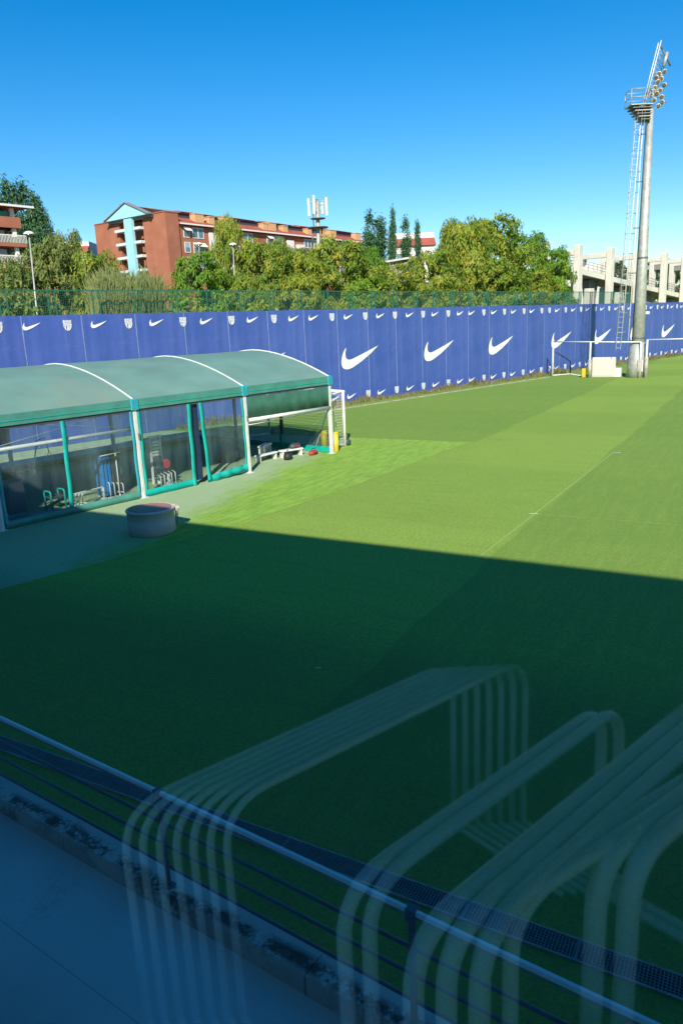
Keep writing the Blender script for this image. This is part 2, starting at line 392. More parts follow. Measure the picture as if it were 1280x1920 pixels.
M = dict(
    pitch=mat_pitch(), rough=mat_rough(),
    far_ground=plain('dry_ground', (0.16, 0.15, 0.09), 0.95, var=0.3, scale=0.3),
    line=plain('line_paint', (0.33, 0.50, 0.16), 0.8, var=0.3, scale=9),
    white_mark=plain('white_mark', (0.78, 0.80, 0.74), 0.7, var=0.15, scale=9),
    concrete=mat_concrete('terrace_concrete', (0.77, 0.78, 0.77), (0.20, 0.20, 0.19), 0.55, 0.75, 0.7),
    kerb=mat_concrete('stained_kerb', (0.58, 0.58, 0.55), (0.05, 0.055, 0.05), 0.46, 0.53, 2.2, (0.09, 0.115)),
    kerb_stone=plain('kerb_stone', (0.36, 0.34, 0.27), 0.9, var=0.3, scale=2.0, bmp=0.3),
    joint=plain('joint', (0.38, 0.38, 0.38), 0.95),
    banner=mat_banner(), seam=plain('seam_tape', (0.17, 0.24, 0.46), 0.5, var=0.3, scale=1.5), print_white=plain('white_print', (0.80, 0.80, 0.76), 0.6, var=0.05),
    green_metal=plain('green_paint', (0.025, 0.13, 0.085), 0.5, var=0.2), green_wire=plain('green_wire', (0.04, 0.17, 0.12), 0.5),
    galv=plain('galvanised_steel', (0.42, 0.43, 0.38), 0.55, 0.35, 0.18, 3.0, dirt=(0.30, 0.31, 0.26)),
    galv_dark=plain('weathered_steel', (0.16, 0.17, 0.16), 0.6, 0.4, 0.2),
    lamp_glass=plain('lamp_glass', (0.30, 0.23, 0.15), 0.15, 0.6, 0.4, 9.0),
    white_metal=plain('white_metal', (0.72, 0.72, 0.68), 0.4, var=0.08, dirt=(0.52, 0.51, 0.46)),
    alu=plain('pale_aluminium', (0.66, 0.67, 0.64), 0.4, 0.15, 0.1, 4.0),
    roof_skin=plain('roof_membrane', (0.145, 0.275, 0.225), 0.6, var=0.12, scale=0.7, dirt=(0.21, 0.27, 0.21), bmp=0.15),
    roof_edge=plain('eave_band', (0.065, 0.24, 0.19), 0.5, var=0.15, scale=2.0),
    teal=plain('teal_canvas', (0.0, 0.36, 0.30), 0.55, var=0.15, scale=3.0, bmp=0.3),
    teal_blue=plain('blue_teal_canvas', (0.02, 0.30, 0.36), 0.55, var=0.12, scale=3.0),
    green_cloth=plain('green_cloth', (0.035, 0.13, 0.085), 0.7, var=0.2, scale=2.0, bmp=0.4),
    pvc=mat_clear('clear_pvc', (0.93, 0.96, 0.96), 0.5, 1.4, 0.06, (0.36, 0.50, 0.52), rough=0.12, wave=0.5),
    pvc_clean=mat_clear('clean_clear_pvc', (0.80, 0.86, 0.84), 0.8, 1.45, 0.02, rough=0.1, wave=0.4),
    pane_glass=mat_clear('coated_glass', (0.90, 1.0, 1.0), 1.0, 1.6, glosscol=(0.74, 0.95, 1.0), rough=0.03, fixed=0.24),
    navy=plain('navy_paint', (0.015, 0.03, 0.07), 0.5), black=plain('black_rubber', (0.02, 0.02, 0.022), 0.6, bmp=0.2),
    dark_grey=plain('dark_grey_plastic', (0.06, 0.065, 0.07), 0.5), red=plain('red_plastic', (0.42, 0.03, 0.03), 0.5), yellow=plain('yellow_plastic', (0.62, 0.46, 0.03), 0.45),
    blue_mat=plain('blue_vinyl', (0.02, 0.18, 0.46), 0.4), net=plain('net_cord', (0.62, 0.62, 0.60), 0.8),
    tub=plain('tub_plastic', (0.56, 0.49, 0.45), 0.55, var=0.1, scale=4, bmp=0.1), tub_lid=plain('tub_lid_brown', (0.40, 0.22, 0.16), 0.6, var=0.15, scale=3),
    brick=mat_brick(), roof_red=plain('red_roof_tiles', (0.34, 0.085, 0.055), 0.85, var=0.18, scale=0.8, bmp=0.3),
    roof_green=plain('grey_green_roof', (0.27, 0.25, 0.17), 0.85, var=0.15, scale=0.4), chimney=plain('ochre_render', (0.58, 0.34, 0.17), 0.9, var=0.08),
    white_wall=plain('white_render', (0.72, 0.70, 0.65), 0.85, var=0.06), sky_blue=plain('pale_blue_render', (0.30, 0.60, 0.66), 0.7, var=0.05, scale=0.6),
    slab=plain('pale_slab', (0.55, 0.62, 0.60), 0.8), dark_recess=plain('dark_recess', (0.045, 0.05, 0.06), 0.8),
    glass=plain('window_glass', (0.10, 0.17, 0.19), 0.08, 0.0, 0.3, 0.5, spec=0.9), glass_light=plain('blinds_behind_glass', (0.34, 0.42, 0.42), 0.3, 0.0, 0.15, 0.6),
    green_awning=plain('green_awning', (0.02, 0.28, 0.20), 0.7), pale_concrete=mat_concrete('pale_concrete', (0.62, 0.60, 0.50), (0.46, 0.44, 0.36), 0.52, 0.72, 0.5),
    grey_concrete=plain('grey_concrete', (0.22, 0.22, 0.21), 0.9), bark=plain('bark', (0.11, 0.09, 0.07), 0.95, var=0.3, bmp=0.5),
    room_dark=plain('dark_carpet', (0.045, 0.065, 0.075), 0.95), room_wall=plain('dark_room_wall', (0.10, 0.10, 0.10), 0.9), facade=plain('facade_render', (0.42, 0.42, 0.40), 0.9),
    rail_blue=plain('blue_grey_paint', (0.075, 0.12, 0.17), 0.45, var=0.15), rail_top=plain('bright_steel', (0.93, 0.95, 0.97), 0.3, 0.3, 0.04, 12),
    grate=plain('grating_steel', (0.30, 0.31, 0.33), 0.5, 0.4, 0.2), grate_edge=plain('channel_edge', (0.30, 0.30, 0.27), 0.8, var=0.25),
    tube_white=plain('white_tube', (0.88, 0.88, 0.86), 0.35, var=0.04),
    leaf_ash=mat_leaf('ash_leaves', [(0.13, 0.25, 0.03), (0.32, 0.39, 0.045), (0.58, 0.48, 0.07), (0.20, 0.31, 0.04)]),
    leaf_green=mat_leaf('green_leaves', [(0.10, 0.24, 0.022), (0.20, 0.36, 0.03), (0.34, 0.42, 0.05), (0.14, 0.28, 0.03)]),
    leaf_dull=mat_leaf('dull_leaves', [(0.11, 0.20, 0.05), (0.24, 0.30, 0.07), (0.48, 0.36, 0.09), (0.16, 0.23, 0.06)]),
    leaf_poplar=mat_leaf('poplar_leaves', [(0.03, 0.10, 0.04), (0.065, 0.17, 0.06), (0.18, 0.27, 0.15), (0.045, 0.13, 0.05)], 0.25),
    leaf_dark=mat_leaf('pine_leaves', [(0.02, 0.045, 0.015), (0.04, 0.075, 0.02), (0.07, 0.10, 0.03), (0.03, 0.055, 0.02)], 0.15),
    reed=mat_leaf('reed_leaves', [(0.22, 0.28, 0.09), (0.34, 0.38, 0.14), (0.46, 0.44, 0.22), (0.2, 0.28, 0.08)], 0.3),
    weed=mat_leaf('verge_weeds', [(0.14, 0.17, 0.04), (0.26, 0.22, 0.09), (0.34, 0.28, 0.14), (0.20, 0.18, 0.06)], 0.3),
)
_clr = bpy.data.materials.new('clear_glass'); _clr.use_nodes = True; _t = _clr.node_tree; _t.nodes.clear()
_o = _t.nodes.new('ShaderNodeOutputMaterial'); _tr = _t.nodes.new('ShaderNodeBsdfTransparent'); _tr.inputs[0].default_value = (1, 1, 1, 1)
_t.links.new(_tr.outputs[0], _o.inputs[0]); M['clear_glass'] = _clr

# ================================================================== GROUND (all in a frame turned so local x runs along the mowing bands, azimuth 30)
ROTP = R(60)
def sheet(name, poly, z, mat, z2=None):
    mb = MB(); n = len(poly)
    mb.v = [(x, y, z) for x, y in poly]; mb.face(tuple(range(n)))
    return struct(name, mb, mat, (0, 0, 0), ROTP)
sheet('ground', [(-900, -1200), (1500, -1200), (1500, 1200), (-900, 1200)], -0.012, M['far_ground'])
# pitch: everything up to the far end line; local x = azimuth 30, local y = azimuth -60
sheet('pitch', [(3.0, -70), (68.7, -70), (68.7, 19.0), (42.0, 26.0), (20, 40), (3.0, 60)], -0.004, M['pitch'])
sheet('outer_lawn', [(68.76, -70), (140, -70), (140, 19.0), (68.76, 19.0)], -0.006, M['pitch'])
sheet('rough_turf', [(9.5, 14.14), (15.45, 12.48), (22.0, 11.8), (31.2, 11.3), (31.2, 33), (20, 40), (5, 45), (3.0, 16.5)], 0.001, M['rough'])
mb = MB()
def strip(x0, y0, x1, y1, wd, z=0.006):
    a = Vector((x0, y0, z)); b = Vector((x1, y1, z)); s_ = (b - a).normalized().cross(Vector((0, 0, 1))) * wd / 2
    mb.quad(a - s_, b - s_, b + s_, a + s_)
strip(19.7, 5.2, 19.9, -12, 0.014); strip(15.2, 5.36, 30.2, 4.98, 0.022); strip(68.7, -70, 68.7, 19, 0.07)
o = struct('line_markings', mb, M['line'], (0, 0, 0), ROTP)
mb = MB()
strip(19.64, 5.38, 19.7, 5.16, 0.05, 0.008)
strip(29.95, 4.95, 30.05, 4.7, 0.06, 0.008)
strip(9.05, 5.82, 9.09, 5.74, 0.03, 0.008)
struct('corner_marks', mb, M['white_mark'], (0, 0, 0), ROTP)

# kerb stones between pitch and barrier
BARP = Vector((0.71, 52.12, 0)); BU = azdir(45); BV = Vector((-BU.y, BU.x, 0))
def bar_at(px):
    q = onplane(px, hor(px), BV, BARP); return (q - BARP).dot(BU), q.y
BROT = R(45)

# ================================================================== BARRIER WALL
barrier = thing('banner_wall', 'long blue fabric barrier wall printed with white tick and crest emblems', 'barrier wall', BARP, BROT)
PW = 3.05
pmb = MB()
NX = 8
for i in range(NX + 1):
    x = -PW/2 + 0.008 + (PW - 0.016) * i / NX
    pmb.v += [(x, 0.004*math.sin(i*1.9), 0.02), (x, 0.012*math.sin(i*1.9+.5), 6.40), (x, 0.03+0.004*math.sin(i*1.9), 0.02), (x, 0.03+0.012*math.sin(i*1.9+.5), 6.40)]
for i in range(NX):
    n = 4*i
    pmb.face((n, n+4, n+5, n+1)); pmb.face((n+2, n+3, n+7, n+6)); pmb.face((n+1, n+5, n+7, n+3)); pmb.face((n, n+2, n+6, n+4))
pmb.face((0, 1, 3, 2)); pmb.face((4*NX, 4*NX+2, 4*NX+3, 4*NX+1))
pme = pmb.mesh('banner_panel'); pme.materials.append(M['banner'])
smb = MB(); smb.box(-0.03, 0.03, -0.022, -0.014, 0.03, 6.38); sme = smb.mesh('seam'); sme.materials.append(M['seam'])
for k in range(-13, 23):
    o = link('banner_panel', pme, parent=barrier); o.location = (k*PW + 0.9, 0.0, 0)
    o = link('seam_strip', sme, parent=barrier); o.location = (k*PW + 0.9 - PW/2, 0, 0)
# swoosh-like tick
TK = [(0.18,3.81),(-0.02,3.62),(-0.16,3.42),(-0.27,3.18),(-0.34,2.9),(-0.33,2.68),(-0.25,2.50),(-0.1,2.39),(0.12,2.345),(0.42,2.36),(0.79,2.45),(1.71,2.82),(2.65,3.30),(3.46,3.80),(2.27,3.44),(1.21,3.14),(0.76,3.02),(0.48,2.97),(0.28,3.0),(0.13,3.10),(0.07,3.25),(0.07,3.46)]
def tick_mesh(wd, name):
    s_ = wd / 3.8; b_ = MB()
    b_.prism([((x + 0.34) * s_, (z - 2.345) * s_) for x, z in TK][::-1], -0.030, -0.024)
    me = b_.mesh(name); me.materials.append(M['print_white']); return me
tick_big, tick_small = tick_mesh(3.85, 'tick_big'), tick_mesh(0.92, 'tick_small')
def crest_mesh():
    b_ = MB(); y0, y1 = -0.030, -0.024
    def P(poly): b_.prism(poly, y0, y1)
    # upper left quarter: square with a cross cut out of it
    for x in (-0.225, -0.105):
        for z in (0.42, 0.53): P([(x, z), (x+0.09, z), (x+0.09, z+0.085), (x, z+0.085)])
    P([(-0.245, 0.40), (-0.235, 0.40), (-0.22, 0.66), (-0.25, 0.64)])
    P([(-0.22, 0.63), (-0.01, 0.63), (0.0, 0.67), (-0.12, 0.65), (-0.23, 0.68)])
    # upper right quarter: upright stripes
    for x in (0.02, 0.085, 0.15): P([(x, 0.42), (x+0.04, 0.42), (x+0.04, 0.615), (x, 0.615)])
    P([(0.01, 0.63), (0.22, 0.63), (0.23, 0.68), (0.12, 0.65), (0.0, 0.67)])
    P([(0.21, 0.40), (0.225, 0.40), (0.245, 0.64), (0.21, 0.66)])
    # band
    P([(-0.25, 0.33), (0.25, 0.33), (0.245, 0.395), (-0.245, 0.395)])
    # lower stripes clipped by the shield's round foot
    def low(x): return 0.02 + 0.30 * (abs(x) / 0.24) ** 3.0
    for x in (-0.235, -0.155, -0.035, 0.045, 0.125, 0.195):
        w_ = 0.05 if x != 0.195 else 0.035
        P([(x, low(x)), (x+w_, low(x+w_)), (x+w_, 0.315), (x, 0.315)])
    ball = [(0.0 + 0.055*math.cos(a*math.pi/4), 0.13 + 0.055*math.sin(a*math.pi/4)) for a in range(8)]
    b_.prism(ball, y0 - 0.003, y0)
    xs = [-0.24 + 0.48*i/12 for i in range(13)]
    P([(x, low(x) - 0.03) for x in xs] + [(x*0.93, low(x)) for x in reversed(xs)])
    me = b_.mesh('crest'); me.materials.append(M['print_white']); return me
crest_me = crest_mesh()
TOP = 't-21.5 c-19.7 t-18 c-16.3 t-14.6 c-12.9 t-11.3 c-9.5 t-7.9 c-6.2 t-4.55 t-2.8 c-1.1 t.5 c2.2 t3.8 c5.4 t7.1 c8.7 t10.2 c11.9 t13.5 t15.1 c16.85 t18.4 c20 t21.5 c23.2 t24.6 c26.3 c27.7 t29.2 c30.8 t32.35 c33.9 t35.3 c37 t38.5 c40.1 t41.8 c43.3 t45 c46.4 t48 c49.4 t50.9 c52.6 t54.1 c55.6 t57 c58.5 t60 c61.6 t63.2 t-24.8 c-23.1'
BOT = 't.52 c2.25 t3.7 c5.4 t7 c8.6 t10.2 c11.85 t13.47 t15.14 c16.9 t18.4 c20 t21.5 c23.2 t24.8 c26.4 c28.0 t29.3 c31 t32.7 c34 t35.6 c37.2 t38.8 c40.4 t42 c43.5 t45 c46.8 t48.2 t49.6 c51.2 t52.9 c54.5 t56 c57.7 t59.2 c61 t-1.1 c-2.8 t-4.5 c-6.2'
for row, zc in ((TOP, 5.9), (BOT, 0.5)):
    for tk in row.split():
        x = float(tk[1:])
        if tk[0] == 't': o = link('tick_print', tick_small, parent=barrier); o.location = (x - 0.46, 0, zc - 0.18)
        else: o = link('crest_print', crest_me, parent=barrier); o.location = (x, 0, zc - 0.25); o.scale = (0.88, 1, 0.74)
for x in (-18.3, -9.25, -0.38, 8.75, 17.6, 28.2, 36.9, 45.6, 54.3): 
    o = link('tick_print', tick_big, parent=barrier); o.location = (x, 0, 2.36)
mb = MB()
for k in range(-17, 29): mb.bar((k*2.4, 0.12, 0), (k*2.4, 0.12, 6.38), 0.08)
part('rear_posts', mb, M['galv_dark'], barrier, kind='stuff')
mb = MB()
for k in range(26): mb.box(-14 + k*2.9, -14 + k*2.9 + 2.87, -0.10, -0.03, -0.01, 0.06 + 0.02*math.sin(k*2.3))
part('footing_stones', mb, M['kerb_stone'], barrier, kind='stuff')

# green mesh fence that tops the barrier
fence = thing('mesh_fence', 'green wire mesh fence with steel posts rising above the blue barrier wall', 'fence', BARP, BROT)
BAYW = 2.36
fm = MB(); fm.bar((0, 0.22, 5.0), (0, 0.22, 7.62), 0.06); fpm = fm.mesh('fence_post'); fpm.materials.append(M['green_metal'])
fm = MB()
for i in range(1, 24): fm.box(i*BAYW/24 - 0.003, i*BAYW/24 + 0.003, 0.215, 0.225, 6.3, 7.56)
for i in range(13): fm.box(0, BAYW, 0.212, 0.222, 6.33 + i*0.1, 6.337 + i*0.1)
fwm = fm.mesh('mesh_panel'); fwm.materials.append(M['green_wire'])
fm = MB(); fm.box(0, BAYW, 0.20, 0.24, 7.56, 7.61); frm = fm.mesh('top_rail'); frm.materials.append(M['green_metal'])
for k in range(-12, 28):
    x = -22.77 + (k + 1) * BAYW
    for nm, me, dx in (('fence_post', fpm, 0), ('fence_post', fpm, 0.36), ('mesh_panel', fwm, 0), ('top_rail', frm, 0)):
        o = link(nm, me, parent=fence); o.location = (x + dx, 0, 0)

# weeds along the barrier foot, kerb line
mb = MB()
for _ in range(9000):
    x = random.uniform(-14, 66); y = -abs(random.gauss(0.15, 0.42)); 
    if y < -1.35: continue
    h_ = random.uniform(0.08, 0.34) * (1.4 if y > -0.5 else 0.8) * (0.55 + 0.9*abs(math.sin(x*0.7) * math.cos(x*0.23))); a = random.uniform(0, 6.28); wv = random.uniform(0.02, 0.05)
    dx, dy = math.cos(a)*wv, math.sin(a)*wv; l = random.uniform(-0.12, 0.12)
    n = len(mb.v); mb.v += [(x-dx, y-dy, 0), (x+dx, y+dy, 0), (x+l, y+l*0.5, h_)]; mb.face((n, n+1, n+2))
o = part('verge_weeds', mb, M['weed'], None, kind='stuff'); o.location = BARP; o.rotation_euler = (0, 0, BROT)
tag(o, 'straw coloured weeds growing along the foot of the blue barrier', 'weeds')
a_, b_ = ground(640, 767), ground(1030, 707)
mb = MB(); d_ = (b_ - a_).normalized(); a2 = a_ - d_ * 30
L_ = (b_ - a2).length; n_ = d_.cross(Vector((0, 0, 1)))
for i in range(int(L_ / 1.0)):
    p = a2 + d_ * (i * 1.0); q = a2 + d_ * (i * 1.0 + 0.985)
    mb.quad(p - n_*0.06 + Vector((0,0,.05)), q - n_*0.06 + Vector((0,0,.05)), q + n_*0.06 + Vector((0,0,.05)), p + n_*0.06 + Vector((0,0,.05)))
    mb.quad(p + n_*0.06 + Vector((0,0,-.02)), q + n_*0.06 + Vector((0,0,-.02)), q + n_*0.06 + Vector((0,0,.05)), p + n_*0.06 + Vector((0,0,.05)))
struct('pitch_kerb', mb, M['kerb_stone'])

# ================================================================== FOREGROUND TERRACE, KERB, RAILING, DRAIN
KA = 35.7
KROT = R(-KA)       # local x = azimuth 125.7, local y = azimuth 35.7
mb = MB(); mb.box(-14, 12, -4.2, 3.66, -0.10, 0.002)
o = struct('terrace_floor', mb, M['concrete'], (0, 0, 0), KROT)
mb = MB()
mb.box(-14, 12, 2.75, 2.757, 0.0024, 0.0028); mb.box(-14, 12, 1.75, 1.757, 0.0024, 0.0028)
part('expansion_joints', mb, M['joint'], o, kind='stuff')
kerb = thing('concrete_kerb', 'low stained concrete kerb wall carrying the railing beside the terrace', 'kerb', (azdir(KA) * 3.66), KROT)
kx = -16.0
while kx < 12:
    mb = MB(); mb.bbox(kx, kx + 3.2 - 0.006, 0.0, 0.275, -0.1, 0.20, 0.012)
    part('kerb_section', mb, M['kerb'], kerb); kx += 3.2

rail = thing('balustrade', 'blue grey steel railing with bright handrail on the concrete kerb', 'railing', (azdir(KA) * 3.76), KROT)
PX = [-4.88 - 2.63*2 - 0.8, -4.88 - 2.63 - 0.6, -4.88, -2.25, 0.38, 3.01]
for i in range(len(PX) - 1):
    x0, x1 = PX[i], PX[i+1]
    mb = MB(); mb.bbox(x0 + 0.004, x1 - 0.004, -0.018, 0.020, 1.182, 1.215, 0.006)
    part('handrail', mb, M['rail_top'], rail)
    mb = MB(); mb.box(x0 + 0.03, x1 - 0.03, 0.0, 0.006, 1.135, 1.15)
    part('under_rail_strip', mb, M['grate_edge'], rail)
    for z in (0.885, 0.655, 0.425):
        mb = MB(); mb.tube([(x0, 0, z), (x1, 0, z)], 0.016, 8); part('rail_bar', mb, M['rail_blue'], rail)
mb = MB(); mb.box(-0.028, 0.028, -0.008, 0.008, 0.2, 1.13); mb.box(-0.05, 0.05, -0.05, 0.05, 0.198, 0.208)
mb.box(-0.036, 0.036, -0.036, 0.040, 1.13, 1.225)
me = mb.mesh('railing_post'); me.materials.append(M['rail_blue'])
for x in PX: o = link('railing_post', me, parent=rail); o.location = (x, 0, 0)

# channel drain along the pitch edge, azimuth 120
DA = ground(640, 1607); DB = ground(640, 1640)
ddir = azdir(120); dn = Vector((-ddir.y, ddir.x, 0)) ; dn = azdir(30)
off_far, off_near = DA.dot(dn), DB.dot(dn)
DR = R(-30)     # local x = azimuth 120, local y = azimuth 30
drain = thing('channel_drain', 'steel grating channel drain running between the dark pitch and the kerb', 'drain', (0, 0, 0), DR)
wmid = (off_far + off_near) / 2; hw = (off_far - off_near) / 2
mb = MB(); mb.box(-14, 10, off_near - 0.02, off_near + 0.004, -0.05, 0.016); part('channel_edge', mb, M['grate_edge'], drain)
mb = MB(); mb.box(-14, 10, off_far - 0.004, off_far + 0.02, -0.05, 0.014); part('channel_edge', mb, M['grate_edge'], drain)
mb = MB(); mb.box(-14, 10, off_near + 0.004, off_far - 0.004, -0.003, 0.0); part('channel_bed', mb, M['black'], drain)
gm = MB()
for i in range(33): gm.box(i*0.030, i*0.030 + 0.006, off_near + 0.006, off_far - 0.006, 0.001, 0.013)
for j in range(1, 7):
    y = off_near + (off_far - off_near) * j / 7; gm.box(0, 0.985, y - 0.002, y + 0.002, 0.003, 0.0145)
gm.box(0.975, 0.985, off_near + 0.006, off_far - 0.006, 0.001, 0.0135)
gme = gm.mesh('grating'); gme.materials.append(M['grate'])
for k in range(-13, 9): o = link('grating_section', gme, parent=drain); o.location = (k * 0.99, 0, 0)

# ================================================================== CAMERA BUILDING (the room the photo is taken from; it throws the long shadow)
FR = R(-30)
blg = thing('stand_building', 'rendered building that the view is taken from, its roof shading the pitch', 'building', (0, 0, 0), FR)
ZF, YG, ZTOP = 3.45, 0.45, 10.62
XO0, XO1, ZO0, ZO1 = -7.5, 6.0, 3.72, 6.9
mb = MB(); mb.box(-34, 34, 0.40, 0.60, -0.1, ZO0); mb.box(-34, 34, 0.40, 0.60, ZO1, ZTOP)
mb.box(-34, XO0, 0.40, 0.60, ZO0, ZO1); mb.box(XO1, 34, 0.40, 0.60, ZO0, ZO1)
part('facade_wall', mb, M['facade'], blg)
mb = MB(); mb.box(-34, 34, -8.0, 0.395, ZF - 0.25, ZF); part('room_floor', mb, M['room_dark'], blg)
mb = MB(); mb.box(-34, 34, -8.0, 0.395, 7.12, ZTOP - 0.3); part('upper_storey', mb, M['facade'], blg)
mb = MB(); mb.box(-34, 34, -8.0, 0.395, 7.0, 7.118); part('ceiling', mb, M['white_wall'], blg)
mb = MB(); mb.box(-34, 34, -8.2, -8.0, -0.1, ZF + 1.1); part('rear_parapet', mb, M['room_dark'], blg)
for x in (-12, -4.5, 5.5, 13):
    mb = MB(); mb.box(x, x + 0.4, -7.9, -7.5, ZF, 6.998); part('column', mb, M['room_wall'], blg)
mb = MB()
mb.box(XO0, XO1, 0.42, 0.50, ZO0, ZO0 + 0.05); mb.box(XO0, XO1, 0.42, 0.50, ZO1 - 0.05, ZO1)
mb.box(XO0, XO0 + 0.05, 0.42, 0.50, ZO0 + 0.05, ZO1 - 0.05); mb.box(XO1 - 0.05, XO1, 0.42, 0.50, ZO0 + 0.05, ZO1 - 0.05)
part('window_frame', mb, M['dark_grey'], blg)
# (the coating fades out towards the top edge of the pane)
# lower pane is coated and mirrors the room; the upper pane meets it edge to edge
nF = azdir(30)
q = onplane(985, 1222, nF, nF * YG)
ZSPL = q.z
_pt = M['pane_glass'].node_tree
_mx = [n for n in _pt.nodes if n.type == 'MIX_SHADER'][-1]
_fl = _mx.inputs[0].links[0].from_socket
_tc = _pt.nodes.new('ShaderNodeTexCoord'); _sp = _pt.nodes.new('ShaderNodeSeparateXYZ'); _pt.links.new(_tc.outputs['Object'], _sp.inputs[0])
_pt.links.new(mth(_pt, 'MULTIPLY', _fl, ramp(_pt, _sp.outputs[2], ZSPL - 0.035, ZSPL, True)), _mx.inputs[0])
_tl = [n for n in _pt.nodes if n.type == 'BSDF_TRANSPARENT'][0]
_pt.links.new(mixc(_pt, ramp(_pt, _sp.outputs[2], ZSPL - 0.035, ZSPL, True), (1.0, 1.0, 1.0), (0.88, 1.0, 1.0)), _tl.inputs[0])
win = thing('window_pane', 'large coated glass pane mirroring white bent tubes over the shaded pitch', 'window', (0, 0, 0), FR)
mb = MB(); mb.quad((XO0 + 0.05, YG, ZO0 + 0.05), (XO1 - 0.05, YG, ZO0 + 0.05), (XO1 - 0.05, YG, ZSPL), (XO0 + 0.05, YG, ZSPL)); part('lower_pane', mb, M['pane_glass'], win)
mb = MB(); mb.quad((XO0 + 0.05, YG, ZSPL), (XO1 - 0.05, YG, ZSPL), (XO1 - 0.05, YG, ZO1 - 0.05), (XO0 + 0.05, YG, ZO1 - 0.05)); part('upper_pane', mb, M['clear_glass'], win)

# bent tube frames standing in the room: seen only mirrored in the lower pane
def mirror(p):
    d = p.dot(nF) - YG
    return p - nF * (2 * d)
HOOP_T, HOOP_H = 1.10, 0.64
def bend(pts, rad, k=6):
    out = [pts[0]]
    for i in range(1, len(pts) - 1):
        a, b, c = pts[i-1], pts[i], pts[i+1]
        d1 = (a - b).normalized(); d2 = (c - b).normalized(); r_ = min(rad, (a-b).length*0.45, (c-b).length*0.45)
        p, q_ = b + d1*r_, b + d2*r_
        for j in range(k + 1):
            t_ = j / k; out.append(p*(1-t_)**2 + b*2*t_*(1-t_) + q_*t_*t_)
    out.append(pts[-1]); return out
ORD = ['first', 'second', 'third', 'fourth', 'fifth', 'sixth', 'seventh']
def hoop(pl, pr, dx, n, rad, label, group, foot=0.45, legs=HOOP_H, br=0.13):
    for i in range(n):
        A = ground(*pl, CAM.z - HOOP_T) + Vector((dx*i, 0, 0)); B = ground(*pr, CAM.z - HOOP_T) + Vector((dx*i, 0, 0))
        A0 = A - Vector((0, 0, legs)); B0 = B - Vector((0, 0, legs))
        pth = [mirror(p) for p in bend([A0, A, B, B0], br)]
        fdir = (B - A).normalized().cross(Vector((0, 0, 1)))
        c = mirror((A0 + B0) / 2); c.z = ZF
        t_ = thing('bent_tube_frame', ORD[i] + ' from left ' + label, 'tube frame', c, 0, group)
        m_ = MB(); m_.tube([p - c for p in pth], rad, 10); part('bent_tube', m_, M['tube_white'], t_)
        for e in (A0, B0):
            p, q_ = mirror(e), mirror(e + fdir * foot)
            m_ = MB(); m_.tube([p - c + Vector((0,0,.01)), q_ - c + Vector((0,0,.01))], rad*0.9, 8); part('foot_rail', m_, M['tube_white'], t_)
G1 = 'tight row of bent white tube frames mirrored in the window'
hoop((226, 1520), (848, 1240), 0.041, 7, 0.0100, 'of the seven tight bent white tube frames mirrored in the window', G1)
G2 = 'pair of bent tube frames mirrored right of the tight row'
hoop((640, 1668), (1130, 1322), 0.052, 2, 0.0165, 'of the pair of tube frames mirrored beside the tight seven', G2)
G3 = 'bent tube frames mirrored at the right edge'
hoop((772, 1760), (1330, 1295), 0.062, 3, 0.021, 'of the three thick tube frames mirrored at lower right', G3)
G4 = 'tall bent tube frames mirrored at the right edge'
hoop((1120, 1610), (1420, 1390), 0.07, 2, 0.024, 'of the two widest tube frames mirrored at far right', G4)

G5 = 'low tube frames mirrored between the larger ones'
hoop((905, 1700), (1385, 1400), 0.055, 2, 0.017, 'of the low pair mirrored behind the three thick frames', G5)
# ================================================================== CANOPY (gym tent)
TA = 40.9
TU = azdir(TA); TV = Vector((-TU.y, TU.x, 0)); T3 = ground(622, 850)
TROT = R(90 - TA)
BAY, EAVE, TW, RISE = 4.78, 2.93, 9.0, 1.15
tent = thing('canopy_tent', 'long green barrel roofed canopy with clear and teal edged side curtains', 'canopy', T3, TROT)
posts_x = [-BAY*k for k in range(0, 6)]
def arch(s_): return EAVE + 0.30 + RISE * (1 - abs(2*s_ - 1) ** 1.75)
NS = 18
for k in range(5):
    x0, x1 = -BAY*(k+1), -BAY*k
    mb = MB()
    for i in range(NS + 1):
        s_ = i / NS; y = -0.05 + (TW + 0.1) * s_; z = arch(s_)
        mb.v += [(x0, y, z), ((x0+x1)/2, y, z - 0.012), (x1, y, z)]
    for i in range(NS):
        for j in range(2):
            n = 3*i + j; mb.face((n, n+1, n+4, n+3), 0, True)
    n = len(mb.v)
    part('roof_panel', mb, M['roof_skin'], tent)
    mb = MB(); mb.box(x0 + 0.02, x1 - 0.02, -0.09, -0.05, EAVE, EAVE + 0.32); part('eave_band', mb, M['roof_edge'], tent)
    mb = MB(); mb.box(x0 + 0.02, x1 - 0.02, -0.105, -0.092, EAVE + 0.11, EAVE + 0.135); part('eave_seam', mb, M['teal'], tent)
    mb = MB(); mb.box(x0 + 0.06, x1 - 0.06, -0.04, 0.04, EAVE - 0.09, EAVE - 0.002); part('eave_beam', mb, M['dark_grey'], tent)
    mb = MB(); mb.box(x0 + 0.06, x1 - 0.06, TW - 0.05, TW + 0.03, EAVE - 0.06, EAVE + 0.3); part('rear_beam', mb, M['roof_edge'], tent)
